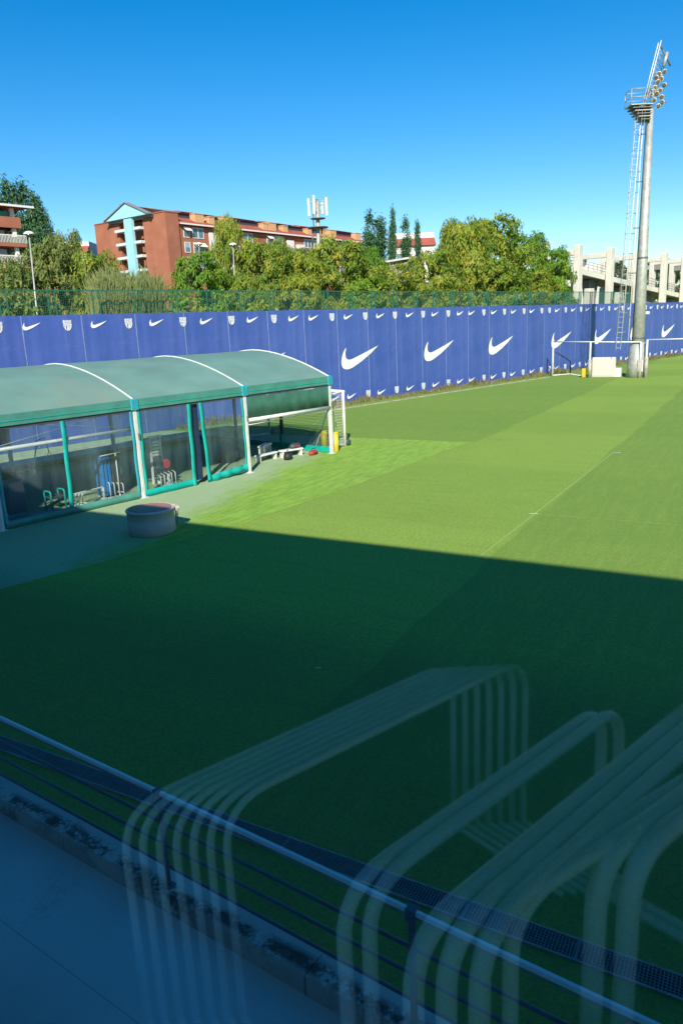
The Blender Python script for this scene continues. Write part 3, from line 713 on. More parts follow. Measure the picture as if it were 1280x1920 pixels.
for k in range(6):
    x = -BAY*k
    mb = MB(); mb.tube([(x, -0.05 + (TW + 0.1)*i/NS, arch(i/NS) + 0.01) for i in range(NS + 1)], 0.026 if k else 0.032, 6)
    part('roof_rib', mb, M['white_metal'], tent)
    mb = MB(); mb.bbox(x - 0.07, x + 0.07, -0.07, 0.07, 0, EAVE - 0.002, 0.012); mb.box(x - 0.14, x + 0.14, -0.12, 0.12, 0, 0.02)
    mb.box(x - 0.012, x + 0.012, -0.078, -0.07, 0.1, 2.2)
    p_ = part('front_post', mb, M['alu'], tent)
    mb = MB(); mb.box(x + 0.02, x + 0.06, -0.12, -0.072, 1.95, 2.15); part('post_bracket', mb, M['galv_dark'], p_)
    mb = MB(); mb.bbox(x - 0.15, x + 0.15, -0.125, 0.12, EAVE - 0.02, EAVE + 0.34, 0.03); part('corner_cap', mb, M['teal_blue'], tent)
    mb = MB(); mb.bbox(x - 0.07, x + 0.07, TW - 0.07, TW + 0.07, 0, EAVE + 0.2, 0.012); part('rear_post', mb, M['alu'], tent)
# end wall: mid posts, hem, clear sheet, gable
for y in (2.93, 6.0):
    mb = MB(); mb.bbox(-0.06, 0.06, y - 0.06, y + 0.06, 0.66, arch(y/TW) - 0.05, 0.01); p_ = part('gable_post', mb, M['navy'], tent)
    mb = MB(); mb.bbox(-0.09, 0.09, y - 0.09, y + 0.09, 0.0, 0.66, 0.01); part('post_sleeve', mb, M['teal'], p_)
mb = MB(); mb.box(0.0, 0.02, 0.09, TW - 0.09, 0.02, 0.27); part('curtain_hem', mb, M['teal'], tent)
mb = MB(); mb.box(0.008, 0.014, 0.09, TW - 0.09, 0.27, 1.15); part('clear_curtain', mb, M['pvc_clean'], tent)
def clothsheet(x0, x1, z0, z1, y, amp=0.02, nx=24, th=0.004):
    b_ = MB()
    for i in range(nx + 1):
        x = x0 + (x1-x0)*i/nx; yy = y + amp*math.sin(i*1.7) + amp*0.6*math.sin(i*3.1+1)
        b_.v += [(x, yy, z0), (x, y + amp*0.3*math.sin(i*1.7), z1), (x, yy + th, z0), (x, y + th + amp*0.3*math.sin(i*1.7), z1)]
    for i in range(nx):
        n = 4*i; b_.face((n, n+4, n+5, n+1), 0, True); b_.face((n+2, n+3, n+7, n+6), 0, True); b_.face((n, n+2, n+6, n+4)); b_.face((n+1, n+5, n+7, n+3))
    return b_
# rear wall
for k in range(5):
    x0, x1 = -BAY*(k+1) + 0.08, -BAY*k - 0.08
    mb = MB(); mb.box(x0, x1, TW - 0.004, TW + 0.004, 0.25, EAVE - 0.06); part('clear_curtain', mb, M['pvc'] if k else M['pvc_clean'], tent)
    if k >= 2: part('green_curtain', clothsheet(x0, x1, 1.15, EAVE - 0.07, TW - 0.05, 0.02), M['green_cloth'], tent)
    mb = MB(); mb.box(x0, x1, TW - 0.012, TW + 0.012, 0.02, 0.25); part('curtain_hem', mb, M['green_cloth'], tent)
# front wall bay C (nearest the goal): rolled green curtain
part('green_curtain', clothsheet(-BAY + 0.1, -0.1, 2.05, EAVE - 0.1, -0.06, 0.025), M['green_cloth'], tent)
mb = MB(); mb.tube([(-BAY + 0.08, -0.07, 1.99), (-0.08, -0.07, 1.97)], 0.065, 12); part('curtain_roller', mb, M['white_metal'], tent)
mb = MB(); mb.tube([(-BAY + 0.12, 0.02, 1.80), (-0.12, 0.04, 1.86)], 0.02, 6); part('curtain_cord', mb, M['white_metal'], tent)
# bay B: clear curtain in two leaves with a gap
xs0 = -2*BAY
part('clear_curtain', clothsheet(xs0 + 0.22, -7.42, 0.22, EAVE - 0.05, -0.03, 0.012), M['pvc'], tent)
part('clear_curtain', clothsheet(-6.78, -BAY - 0.2, 0.3, EAVE - 0.05, -0.03, 0.02), M['pvc'], tent)
def hem(x0, z0, x1, z1, wd, y=-0.05, mat='teal', n=10, amp=0.015):
    b_ = MB(); p = Vector((x0, 0, z0)); q = Vector((x1, 0, z1)); s_ = (q-p).normalized(); s_ = Vector((-s_.z, 0, s_.x)) * wd/2
    for i in range(n + 1):
        c = p.lerp(q, i/n); yy = y + amp*math.sin(i*1.3 + x0)
        for e in (-1, 1): b_.v += [(c.x + s_.x*e, yy, c.z + s_.z*e), (c.x + s_.x*e, yy + 0.012, c.z + s_.z*e)]
    for i in range(n):
        k_ = 4*i; b_.face((k_, k_+4, k_+6, k_+2), 0, True); b_.face((k_+1, k_+3, k_+7, k_+5), 0, True); b_.face((k_, k_+1, k_+5, k_+4)); b_.face((k_+2, k_+6, k_+7, k_+3))
    return part('curtain_hem', b_, M[mat], tent)
hem(xs0 + 0.1, 0.12, -7.38, 0.12, 0.24); hem(-7.40, 0.02, -7.38, EAVE - 0.06, 0.16); hem(-6.72, 0.10, -6.86, EAVE - 0.06, 0.16)
hem(-6.84, 0.10, -BAY - 0.1, 0.24, 0.26, amp=0.04, n=18); hem(xs0 + 0.15, 0.2, xs0 + 0.15, EAVE - 0.06, 0.12); hem(-BAY - 0.13, 0.3, -BAY - 0.13, EAVE - 0.06, 0.10)
mb = MB(); mb.box(-7.3, -6.92, 0.08, 0.11, 0.15, EAVE - 0.1); part('gap_shade_strip', mb, M['navy'], tent)  # dark strip put in for the shade inside the open gap
# bays A and the one left of it: closed clear curtain with a teal strip
for k in (2, 3, 4):
    a_, b2 = -BAY*(k+1), -BAY*k
    part('clear_curtain', clothsheet(a_ + 0.16, b2 - 0.16, 0.24, EAVE - 0.05, -0.03, 0.01), M['pvc'], tent)
    hem(a_ + 0.12, 0.12, b2 - 0.12, 0.12, 0.24, mat='roof_edge'); hem((a_+b2)/2 - 0.19, 0.02, (a_+b2)/2 - 0.13, EAVE - 0.05, 0.15)
    hem(b2 - 0.14, 0.2, b2 - 0.14, EAVE - 0.06, 0.12, mat='teal_blue'); hem(a_ + 0.14, 0.2, a_ + 0.14, EAVE - 0.06, 0.12, mat='teal_blue')
    mb = MB(); mb.tube([(a_ + 0.08, 0.05, 2.28), (b2 - 0.08, 0.05, 2.30)], 0.055, 10); part('curtain_roller', mb, M['white_metal'], tent)
    mb = MB(); mb.tube([(a_ + 0.1, 0.0, 2.36), (b2 - 0.9, 0.0, EAVE - 0.04)], 0.012, 6); part('brace_cable', mb, M['galv'], tent)
    mb = MB(); mb.tube([(a_ + 1.2, 0.0, EAVE - 0.04), (b2 - 0.1, 0.0, 2.36)], 0.012, 6); part('brace_cable', mb, M['galv'], tent)
mb = MB(); mb.box(-7.0, -1.0, -0.01, 0.01, 0.0, 0.012)

def tloc(x, y, z=0.0): return T3 + TU*x + TV*y + Vector((0, 0, z))
# ---- things in and around the canopy
def step_bench(x, y, rz, label, h=0.34, l=0.95, d_=0.34):
    t_ = thing('exercise_bench', label, 'bench', tloc(x, y), TROT + rz, 'white low benches under the canopy')
    m_ = MB(); m_.bbox(-l/2, l/2, -d_/2, d_/2, h - 0.06, h, 0.02); part('seat', m_, M['white_metal'], t_)
    for sx in (-1, 1):
        m_ = MB(); m_.bbox(sx*(l/2 - 0.1) - 0.035, sx*(l/2 - 0.1) + 0.035, -d_/2 + 0.02, d_/2 - 0.02, 0, h - 0.062, 0.01); part('leg', m_, M['white_metal'], t_)
    return t_
step_bench(-2.55, 1.35, 0.1, 'low white bench standing nearest the middle canopy post', 0.30, 1.2, 0.28)
step_bench(-1.9, 2.1, 0.5, 'white padded bench behind the black bag, highest of the three', 0.52, 1.0, 0.34)
step_bench(-1.35, 1.1, -0.25, 'low white bench with dark bag lying on its right end', 0.32, 1.1, 0.30)
def bag(x, y, z, rz, sx, sy, sz, mat, label, mat2=None):
    m_ = MB(); prof = [(0.55, 0.0), (0.95, 0.12), (1.0, 0.5), (0.85, 0.85), (0.35, 1.0)]
    m_.lathe([(r_ * sx, z_ * sz) for r_, z_ in prof], 12)
    for i, v_ in enumerate(m_.v): m_.v[i] = (v_[0] * (1 + 0.08*math.sin(i*2.1)), v_[1] * sy / sx, v_[2])
    t_ = thing('kit_bag', label, 'bag', tloc(x, y, z), TROT + rz); part('bag_body', m_, M[mat], t_)
    m_ = MB(); m_.tube(bend([Vector((-sx*0.5, 0, sz*0.85)), Vector((-sx*0.3, 0, sz*1.35)), Vector((sx*0.3, 0, sz*1.35)), Vector((sx*0.5, 0, sz*0.85))], 0.1, 4), 0.014, 5); part('handle', m_, M['black'], t_)
    if mat2:
        m_ = MB(); m_.box(-sx*0.35, sx*0.35, -sy*0.99, -sy*0.9, sz*0.25, sz*0.6); part('pocket', m_, M[mat2], t_)
bag(-1.05, 1.15, 0.32, 0.2, 0.34, 0.2, 0.2, 'dark_grey', 'dark maroon and grey bag lying on the right end of the low bench', 'red')
bag(-2.0, 0.65, 0.0, 0.4, 0.24, 0.18, 0.30, 'black', 'black round bag on the turf in front of the white benches')
bag(-0.62, 0.50, 0.0, 0.1, 0.30, 0.14, 0.20, 'red', 'red and black holdall on the turf beside the end canopy post', 'black')
bag(-3.5, 2.6, 0.0, 0.6, 0.55, 0.4, 0.85, 'black', 'heap of black kit behind the middle canopy post', 'dark_grey')
bag(-2.8, 2.9, 0.0, 1.2, 0.40, 0.3, 0.50, 'black', 'smaller black kit bag right of the black heap')
def bin_(x, y, label):
    t_ = thing('yellow_bin', label, 'bin', tloc(x, y), 0, 'yellow bins beside the end canopy post')
    m_ = MB(); m_.lathe([(0.11, 0), (0.13, 0.02), (0.15, 0.8), (0.13, 0.8), (0.12, 0.05)], 16); part('bin_body', m_, M['yellow'], t_)
    m_ = MB(); m_.lathe([(0.155, 0.80), (0.17, 0.81), (0.17, 0.85), (0.155, 0.86)], 16); part('bin_rim', m_, M['yellow'], t_)
bin_(0.60, 0.95, 'yellow bin left of the end canopy post'); bin_(0.40, 0.12, 'yellow bin right of the end canopy post, half hidden by it')
def hurdle(x, y, rz, w_, h_, label, n=1):
    t_ = thing('training_hurdle', label, 'hurdle', tloc(x, y), TROT + rz, 'white tubular training hurdles')
    m_ = MB(); m_.tube(bend([Vector((-w_/2, 0, 0)), Vector((-w_/2, 0, h_)), Vector((w_/2, 0, h_)), Vector((w_/2, 0, 0))], 0.07, 4), 0.017, 8); part('hoop', m_, M['white_metal'], t_)
    for s_ in (-1, 1):
        m_ = MB(); m_.tube([(s_*w_/2, -0.18, 0.016), (s_*w_/2, 0.18, 0.016)], 0.016, 6); part('foot', m_, M['white_metal'], t_)
names = ['front', 'second', 'third', 'fourth']
for i in range(4): hurdle(-11.1 + 0.14*i, 0.75 + 0.16*i, 0.12 + 0.05*i, 1.25 - 0.12*i, 0.46 - 0.05*i, f'{names[i]} white tubular hurdle of the nest behind the teal strip')
for i in range(4): hurdle(-10.15 + 0.17*i, 1.2, 1.5, 0.5, 0.52 - 0.04*i, f'{names[i]} white hurdle in the row below the blue mat rack')
for i in range(5): hurdle(-8.45 + 0.2*i, 0.6 + 0.06*i, 1.2, 0.55, 0.50, ['left end', 'second', 'middle', 'fourth', 'right end'][i] + ' white hurdle of the row by the weights machine')
# weights machine
t_ = thing('weights_machine', 'grey and white weights machine with tall ladder frame behind clear curtain', 'gym machine', tloc(-7.78, 1.45), TROT)
for s_ in (-1, 1):
    m_ = MB(); m_.bar((s_*0.24, 0.1, 0), (s_*0.20, 0.1, 1.72), 0.06); part('upright', m_, M['white_metal'], t_)
m_ = MB(); m_.bar((-0.3, 0.1, 1.70), (0.3, 0.1, 1.70), 0.07); part('top_bar', m_, M['white_metal'], t_)
for i in range(9):
    m_ = MB(); m_.box(-0.17, 0.17, 0.06, 0.16, 0.55 + i*0.115, 0.63 + i*0.115); part('weight_plate', m_, M['alu'] if i > 3 else M['dark_grey'], t_)
m_ = MB(); m_.bbox(-0.22, 0.22, -0.55, 0.0, 0.42, 0.52, 0.03); part('seat', m_, M['black'], t_)
m_ = MB(); m_.bar((0, -0.5, 0), (0, -0.5, 0.42), 0.08); m_.bar((0, -0.7, 0.04), (0, 0.4, 0.04), 0.08); part('base_frame', m_, M['white_metal'], t_)
m_ = MB(); m_.lathe([(0.16, -0.05), (0.17, -0.03), (0.17, 0.03), (0.16, 0.05)], 16); o = part('pulley', m_, M['red'], t_); o.location = (0.05, -0.35, 0.75); o.rotation_euler = (R(90), 0, 0)
# blue mats on a white rack
t_ = thing('mat_rack', 'white stand holding upright blue exercise mats', 'mat rack', tloc(-10.0, 1.35), TROT)
for i in range(3):
    m_ = MB(); m_.bbox(-0.34 + i*0.13, -0.24 + i*0.13, -0.30, 0.12, 0.08, 1.42 - 0.02*i, 0.02); part('blue_mat', m_, M['blue_mat'], t_)
m_ = MB(); m_.bbox(0.06, 0.40, -0.28, 0.20, 0.10, 1.40, 0.02); part('dark_mat', m_, M['dark_grey'], t_)
m_ = MB(); m_.tube([(0.22, -0.34, 0.05), (0.22, -0.34, 1.46)], 0.022, 8); part('stand_pole', m_, M['white_metal'], t_)
m_ = MB(); m_.tube([(-0.36, -0.34, 1.44), (0.42, -0.34, 1.46)], 0.018, 6); part('top_rail', m_, M['white_metal'], t_)
for a in (0, 120, 240):
    m_ = MB(); m_.tube([(0.22, -0.34, 0.15), (0.22 + 0.28*math.cos(R(a)), -0.34 + 0.28*math.sin(R(a)), 0.02)], 0.02, 6); part('stand_foot', m_, M['white_metal'], t_)
# red item
t_ = thing('red_container', 'small red container with white cap left of the canopy post', 'container', tloc(-8.95, 2.2), TROT)
m_ = MB(); m_.lathe([(0.14, 0), (0.16, 0.03), (0.16, 0.36), (0.07, 0.46)], 14); part('body', m_, M['red'], t_)
m_ = MB(); m_.lathe([(0.075, 0.46), (0.085, 0.47), (0.085, 0.72), (0.06, 0.74)], 12); part('cap', m_, M['white_metal'], t_)
# cable machine with arms
t_ = thing('cable_machine', 'dark cable machine with jointed white arms at the left of the canopy', 'gym machine', tloc(-12.95, 1.9), TROT)
m_ = MB(); m_.bbox(-0.28, 0.28, -0.2, 0.25, 0, 1.25, 0.04); part('weight_housing', m_, M['dark_grey'], t_)
m_ = MB(); m_.bbox(-0.42, -0.25, -0.25, 0.1, 0.85, 1.15, 0.03); part('pad', m_, M['black'], t_)
m_ = MB(); m_.tube([(0.05, -0.15, 1.28), (0.5, -0.15, 1.30), (0.62, -0.15, 1.22)], 0.035, 8); part('lower_arm', m_, M['white_metal'], t_)
m_ = MB(); m_.tube([(0.62, -0.15, 1.2), (0.95, -0.1, 2.15)], 0.022, 8); part('upper_arm', m_, M['white_metal'], t_)
m_ = MB(); m_.tube([(0.95, -0.1, 2.15), (1.2, -0.1, 2.2), (1.28, -0.1, 1.75)], 0.018, 6); part('cable', m_, M['galv'], t_)
m_ = MB(); m_.tube([(1.28, -0.1, 1.75), (1.16, -0.1, 1.52), (1.40, -0.1, 1.52), (1.28, -0.1, 1.75)], 0.012, 5); part('handle', m_, M['white_metal'], t_)
m_ = MB(); m_.lathe([(0.02, -0.1), (0.09, -0.08), (0.09, 0.08), (0.02, 0.1)], 12); o = part('pulley_joint', m_, M['white_metal'], t_); o.location = (0.62, -0.15, 1.2)
m_ = MB(); m_.tube([(-0.9, -0.1, 2.0), (-0.6, -0.1, 1.3), (-0.62, -0.1, 1.18)], 0.02, 6); part('left_cable', m_, M['white_metal'], t_)
# teal chair-like frame
t_ = thing('teal_frame_stool', 'teal tubular stool frame just left of the teal curtain strip', 'stool', tloc(-12.05, 1.1), TROT)
m_ = MB(); m_.bbox(-0.25, 0.25, -0.2, 0.2, 0.40, 0.45, 0.02); part('seat', m_, M['dark_grey'], t_)
for sx in (-1, 1):
    m_ = MB(); m_.tube(bend([Vector((sx*0.23, -0.2, 0)), Vector((sx*0.23, -0.2, 0.62)), Vector((sx*0.23, 0.2, 0.62)), Vector((sx*0.23, 0.2, 0))], 0.08, 4), 0.03, 8); part('side_frame', m_, M['teal'], t_)
# flat blue mats
for i, (x, y, a, lb) in enumerate(((-13.55, 0.75, 0.0, 'flat blue mat lying by the left canopy post'), (-12.75, 0.6, 0.25, 'second flat blue mat, right of the one by the left post'))):
    t_ = thing('floor_mat', lb, 'exercise mat', tloc(x, y), TROT + a, 'blue floor mats'); m_ = MB(); m_.bbox(-0.5, 0.5, -0.3, 0.3, 0.004, 0.06, 0.015); part('mat_pad', m_, M['blue_mat'], t_)

# round tub in the shade edge
tc = ground(287, 1008); tc = tc + azdir(-14) * 0.63
tub = thing('round_tub', 'round grey storage tub with brown lid standing at the edge of the shadow', 'tub', tc, 0)
mb = MB(); mb.lathe([(0.60, 0.0), (0.63, 0.02), (0.635, 0.33), (0.63, 0.61), (0.655, 0.62), (0.655, 0.66), (0.64, 0.675), (0.60, 0.68), (0.585, 0.66)], 48); part('tub_body', mb, M['tub'], tub)
mb = MB(); mb.lathe([(0.575, 0.662), (0.57, 0.682), (0.53, 0.692), (0.1, 0.698)], 40); part('tub_lid', mb, M['tub_lid'], tub)
for a, nm in ((0.15, 'latch'), (0.55, 'latch')):
    m_ = MB(); m_.tube([(0.65*math.cos(a), 0.65*math.sin(a), 0.68), (0.73*math.cos(a), 0.73*math.sin(a), 0.60), (0.67*math.cos(a), 0.67*math.sin(a), 0.15)], 0.022, 6); part(nm, m_, M['galv'], tub)
m_ = MB(); m_.box(0.0, 0.12, -0.10, 0.10, 0.54, 0.66); o = part('hinge_box', m_, M['tub'], tub); o.rotation_euler = (0, 0, 0.35); o.location = (0.60, 0.2, 0)

# football goal behind the canopy end
GP = ground(647, 836)
ga = -38.0; gx = azdir(ga)
goal = thing('football_goal', 'white portable football goal with net behind the end of the canopy', 'goal', GP, R(90 - ga))
GL, GH, GD = 6.2, 2.44, 1.7      # local x along the crossbar (azimuth -38), local +y azimuth -128 = towards the canopy
for x in (0, GL):
    m_ = MB(); m_.tube([(x, 0, 0), (x, 0, GH)], 0.06, 12); part('goal_post', m_, M['white_metal'], goal)
    m_ = MB(); m_.tube([(x, 0.05, 0.06), (x, GD, 0.06)], 0.045, 8); part('ground_bar', m_, M['white_metal'], goal)
    m_ = MB(); m_.tube([(x, 0.0, GH), (x, 0.55, GH - 0.06), (x, GD, 0.06)], 0.03, 8); part('net_stay', m_, M['white_metal'], goal)
    m_ = MB(); m_.lathe([(0.05, -0.07), (0.15, -0.06), (0.15, 0.06), (0.05, 0.07)], 14); o = part('wheel', m_, M['dark_grey'], goal); o.location = (x, -0.15, 0.15); o.rotation_euler = (0, R(90), 0)
m_ = MB(); m_.tube([(-0.06, 0, GH), (GL + 0.06, 0, GH)], 0.06, 12); part('crossbar', m_, M['white_metal'], goal)
m_ = MB(); m_.tube([(0, GD, 0.06), (GL, GD, 0.06)], 0.045, 8); part('rear_bar', m_, M['white_metal'], goal)
def cord(m_, p, q, wd=0.007):
    p, q = Vector(p), Vector(q); m_.bar(p, q, wd, wd)
m_ = MB()
nn = 52
for i in range(nn + 1):
    x = GL*i/nn; cord(m_, (x, 0.55, GH - 0.1), (x, GD, 0.08)); cord(m_, (x, 0, GH), (x, 0.55, GH - 0.1))
for j in range(20):
    t2 = j/19; cord(m_, (0, 0.55 + (GD-0.55)*t2, GH - 0.1 - (GH - 0.18)*t2), (GL, 0.55 + (GD-0.55)*t2, GH - 0.1 - (GH-0.18)*t2))
for x in (0, GL):
    for j in range(1, 20):
        z = GH*j/20; yy = GD - (GD - 0.55) * (z/(GH-0.1)); cord(m_, (x, 0, z), (x, max(0.05, yy), z))
    for j in range(1, 14):
        yy = GD*j/14; zt = GH - 0.05 if yy < 0.55 else (GH-0.1) * (GD - yy) / (GD - 0.55); cord(m_, (x, yy, 0.06), (x, yy, max(0.08, zt)))
part('goal_net', m_, M['net'], goal, kind='stuff')

# ================================================================== FLOODLIGHT MAST
MP = ground(1191, 707)
mast = thing('floodlight_mast', 'tall galvanised floodlight mast with caged ladder, platform and lamp frame', 'floodlight mast', MP, 0)
ppm = 20.6    # pixels per metre at the mast
def moff(px, py):     # offset at the mast's depth for a photo position
    d = ray(px, py); q = CAM + d * (MP.y / d.y); return Vector((q.x - MP.x, 0, q.z))
top = moff(1219, 205); b0 = moff(1192, 700); b0.z = 0
mb = MB(); mb.tube([b0, b0.lerp(top, 0.45), top], 0.57, 20, r2=0.22)
shaft = part('mast_shaft', mb, M['galv'], mast)
mb = MB(); mb.tube([b0 + Vector((-0.06, 0, 0)), b0 + (top-b0)*0.06 + Vector((-0.04, 0, 0)), b0 + (top-b0)*0.14], 0.80, 20, r2=0.60); part('base_sleeve', mb, M['galv'], mast)
mb = MB(); mb.box(-0.22, 0.22, -0.86, -0.76, 0.5, 1.5); part('access_door', mb, M['alu'], mast)
for z in (3.2, 9.6):
    c = b0.lerp(top, z / top.z); rr = 0.57 - 0.35 * z/top.z
    mb = MB(); mb.tube([c, c + Vector((0, 0, 0.12))], rr + 0.02, 20); part('shaft_joint', mb, M['galv_dark'], mast)
ax = (top - b0).normalized()
def along(z, dx, dy=0): 
    c = b0.lerp(top, z / top.z); return Vector((c.x + dx, dy, z))
mb = MB(); mb.tube([along(3.0, -0.80, 0.1), along(21.0, -0.50, 0.1)], 0.05, 8); part('cable_tray', mb, M['white_metal'], mast)
mb = MB(); mb.tube([along(3.0, -0.62, -0.3), along(21.0, -0.36, -0.15)], 0.035, 6); part('cable', mb, M['black'], mast)
for z in (5, 8.5, 12, 15.5, 19):
    mb = MB(); mb.tube([along(z, -0.9, 0.05), along(z, 0, 0)], 0.035, 6); part('bracket', mb, M['galv_dark'], mast)
def lx(z): return -1.75 + 0.85 * z / 21.0
for dx in (-0.20, 0.20):
    mb = MB(); mb.tube([along(2.3, lx(2.3) + dx), along(21.0, lx(21) + dx)], 0.03, 6); part('ladder_rail', mb, M['white_metal'], mast)
z = 2.5
while z < 20.8:
    mb = MB(); mb.tube([along(z, lx(z) - 0.2), along(z, lx(z) + 0.2)], 0.014, 4); part('ladder_rung', mb, M['white_metal'], mast); z += 0.42
z = 3.8
while z < 21:
    pts = [along(z, lx(z) - 0.24 + 0.0, 0)] + [along(z, lx(z) - 0.10 + 0.42*math.cos(a), -0.45 - 0.42*math.sin(a) + 0.1) for a in [R(180), R(210), R(240), R(270), R(300), R(330), R(360)]] + [along(z, lx(z) + 0.24, 0)]
    pts = [along(z, lx(z) - 0.24)] + [along(z, lx(z) - 0.38*math.cos(R(b)) , -0.25 - 0.45*math.sin(R(b))) for b in range(0, 181, 30)] + [along(z, lx(z) + 0.24)]
    mb = MB(); mb.tube(pts, 0.022, 4); part('cage_hoop', mb, M['galv'], mast); z += 1.55
for b in (0, 45, 90, 135, 180):
    mb = MB(); mb.tube([along(3.8, lx(3.8) - 0.38*math.cos(R(b)), -0.25 - 0.45*math.sin(R(b))), along(20.6, lx(20.6) - 0.38*math.cos(R(b)), -0.25 - 0.45*math.sin(R(b)))], 0.012, 4); part('cage_bar', mb, M['galv'], mast)
# platform
pc = moff(1198, 208)
for i in range(6):
    z = pc.z + 0.28 - i*0.20; w_ = 1.05 - i*0.12
    mb = MB(); mb.box(pc.x - w_ + 0.1 + i*0.06, pc.x + 0.75, -0.75 + i*0.05, 0.6, z, z + 0.06); part('platform_deck', mb, M['galv'] if i % 2 == 0 else M['galv_dark'], mast)
pr = [(pc.x - 0.95, -0.7), (pc.x + 0.7, -0.7), (pc.x + 0.7, 0.6), (pc.x - 0.95, 0.6)]
for (x, y) in pr:
    mb = MB(); mb.tube([(x, y, pc.z + 0.3), (x, y, pc.z + 1.45)], 0.03, 6); part('platform_post', mb, M['galv'], mast)
for zz in (0.85, 1.42):
    for i in range(4):
        a, b = pr[i], pr[(i+1) % 4]; mb = MB(); mb.tube([(a[0], a[1], pc.z + zz), (b[0], b[1], pc.z + zz)], 0.028, 6); part('platform_rail', mb, M['galv'], mast)
# head frame
h0, h1 = moff(1205, 200), moff(1236, 78)
h2, h3 = moff(1222, 205), moff(1252, 104)
mast_rails = [(h0, h1, -0.25), (h2, h3, 0.25), (h0, h1, 0.25)]
for a, b, yy in mast_rails:
    mb = MB(); mb.tube([a + Vector((0, yy, 0)), b + Vector((0, yy, 0))], 0.04, 6); part('head_rail', mb, M['alu'], mast)
for i in range(13):
    s_ = (i + 0.5)/13; p = h0.lerp(h1, s_); q = h2.lerp(h3, s_)
    mb = MB(); mb.tube([p + Vector((0, -0.25, 0)), q + Vector((0, 0.25, 0))], 0.022, 5); part('head_crosspiece', mb, M['galv'] if i % 3 else M['galv_dark'], mast)
    if i < 12:
        q2 = h2.lerp(h3, (i + 1.5)/13); mb = MB(); mb.tube([p + Vector((0, 0.25, 0)), q2 + Vector((0, 0.25, 0))], 0.018, 4); part('head_brace', mb, M['galv'], mast)
mb = MB(); mb.tube([moff(1237, 84), moff(1256, 124)], 0.06, 6); part('top_arm', mb, M['galv_dark'], mast)
mb = MB(); mb.tube([moff(1250, 98), moff(1243, 125)], 0.12, 8); part('lamp_mount', mb, M['galv'], mast)
lamp_px = [(1230, 141), (1240, 137), (1240, 162), (1222, 167), (1216, 181), (1226, 178), (1235, 184), (1229, 201), (1221, 190), (1234, 150), (1228, 156), (1225, 148), (1232, 172), (1219, 174), (1236, 194)]
for i, (px, py) in enumerate(lamp_px):
    c = moff(px, py); 
    m_ = MB(); m_.lathe([(0.06, 0.22), (0.12, 0.18), (0.18, 0.02), (0.195, 0.0), (0.18, -0.01)], 16)
    o = part('floodlight', m_, M['alu'], mast); o.location = c + Vector((0.05, -0.30, 0)); o.rotation_euler = (R(-62 + 8*math.sin(i*1.3)), R(16*math.sin(i*3.7)), R(-22 + 22*math.sin(i*2.1))); 
    m_ = MB(); m_.lathe([(0.16, -0.012), (0.13, -0.03), (0.05, -0.045)], 16); link('lens', m_.mesh('lens'), M['lamp_glass'], o)
    m_ = MB(); m_.bar((-0.3, 0, 0.05), (0.3, 0, 0.05), 0.05); link('lamp_bracket', m_.mesh('lamp_bracket'), M['galv_dark'], o)

# ---- frames, panel and boxes by the mast
def frame_post(mbx, px, ptop, pbase, pad=True): pass
pl, pm, pr_ = ground(1035, 705), ground(1104, 708), ground(1203, 708)
t_ = thing('ball_stop_frame', 'white post and rail frame with diagonal stay left of the floodlight mast', 'frame', pl, 0)
def P3(px, py, base): 
    d = ray(px, py); q = CAM + d * (base.y / d.y); return q - pl
hL = Vector((0, 0, hgt(pl, 641))); vM = pm - pl; vR = pr_ - pl
for v_, nm in ((Vector((0,0,0)), 'L'), (vM, 'M'), (vR + Vector((-0.25, 0, 0)), 'R')):
    hh = hgt(pl + v_, 641)
    m_ = MB(); m_.tube([v_, v_ + Vector((0, 0, hh))], 0.075, 10); part('frame_post', m_, M['white_metal'], t_)
    if nm != 'L':
        m_ = MB(); m_.tube([v_, v_ + Vector((0, 0, 1.55))], 0.15, 12); part('post_pad', m_, M['kerb_stone'], t_)
m_ = MB(); m_.tube([hL, vM + Vector((0, 0, hgt(pl + vM, 641))), vR + Vector((-0.25, 0, hgt(pl + vR, 641)))], 0.05, 8); part('crossbar', m_, M['white_metal'], t_)
bk = ground(1068, 702) - pl
m_ = MB(); m_.tube([Vector((0, 0, hL.z * 0.76)), bk + Vector((0, 0, 1.2)), bk], 0.06, 8); part('back_stay', m_, M['navy'], t_)
m_ = MB(); m_.tube([Vector((0.0, 0, 0.05)), bk + Vector((0, 0, 0.05)), vM + Vector((0, 0.6, 0.05))], 0.05, 6); part('ground_bar', m_, M['white_metal'], t_)
q0 = ground(1209, 708); 
t_ = thing('ball_stop_frame', 'white post and rail frame starting just right of the floodlight mast', 'frame', q0, 0)
hh = hgt(q0, 637); m_ = MB(); m_.tube([(0, 0, 0), (0, 0, hh)], 0.075, 10); part('frame_post', m_, M['white_metal'], t_)
m_ = MB(); m_.tube([(0, 0, 0), (0, 0, 1.7)], 0.15, 12); part('post_pad', m_, M['kerb_stone'], t_)
e_ = ground(1330, 708) - q0
m_ = MB(); m_.tube([(0, 0, hh), e_ + Vector((0, 0, hh))], 0.05, 8); part('crossbar', m_, M['white_metal'], t_)
m_ = MB(); m_.tube([e_, e_ + Vector((0, 0, hh))], 0.075, 10); part('frame_post', m_, M['white_metal'], t_)
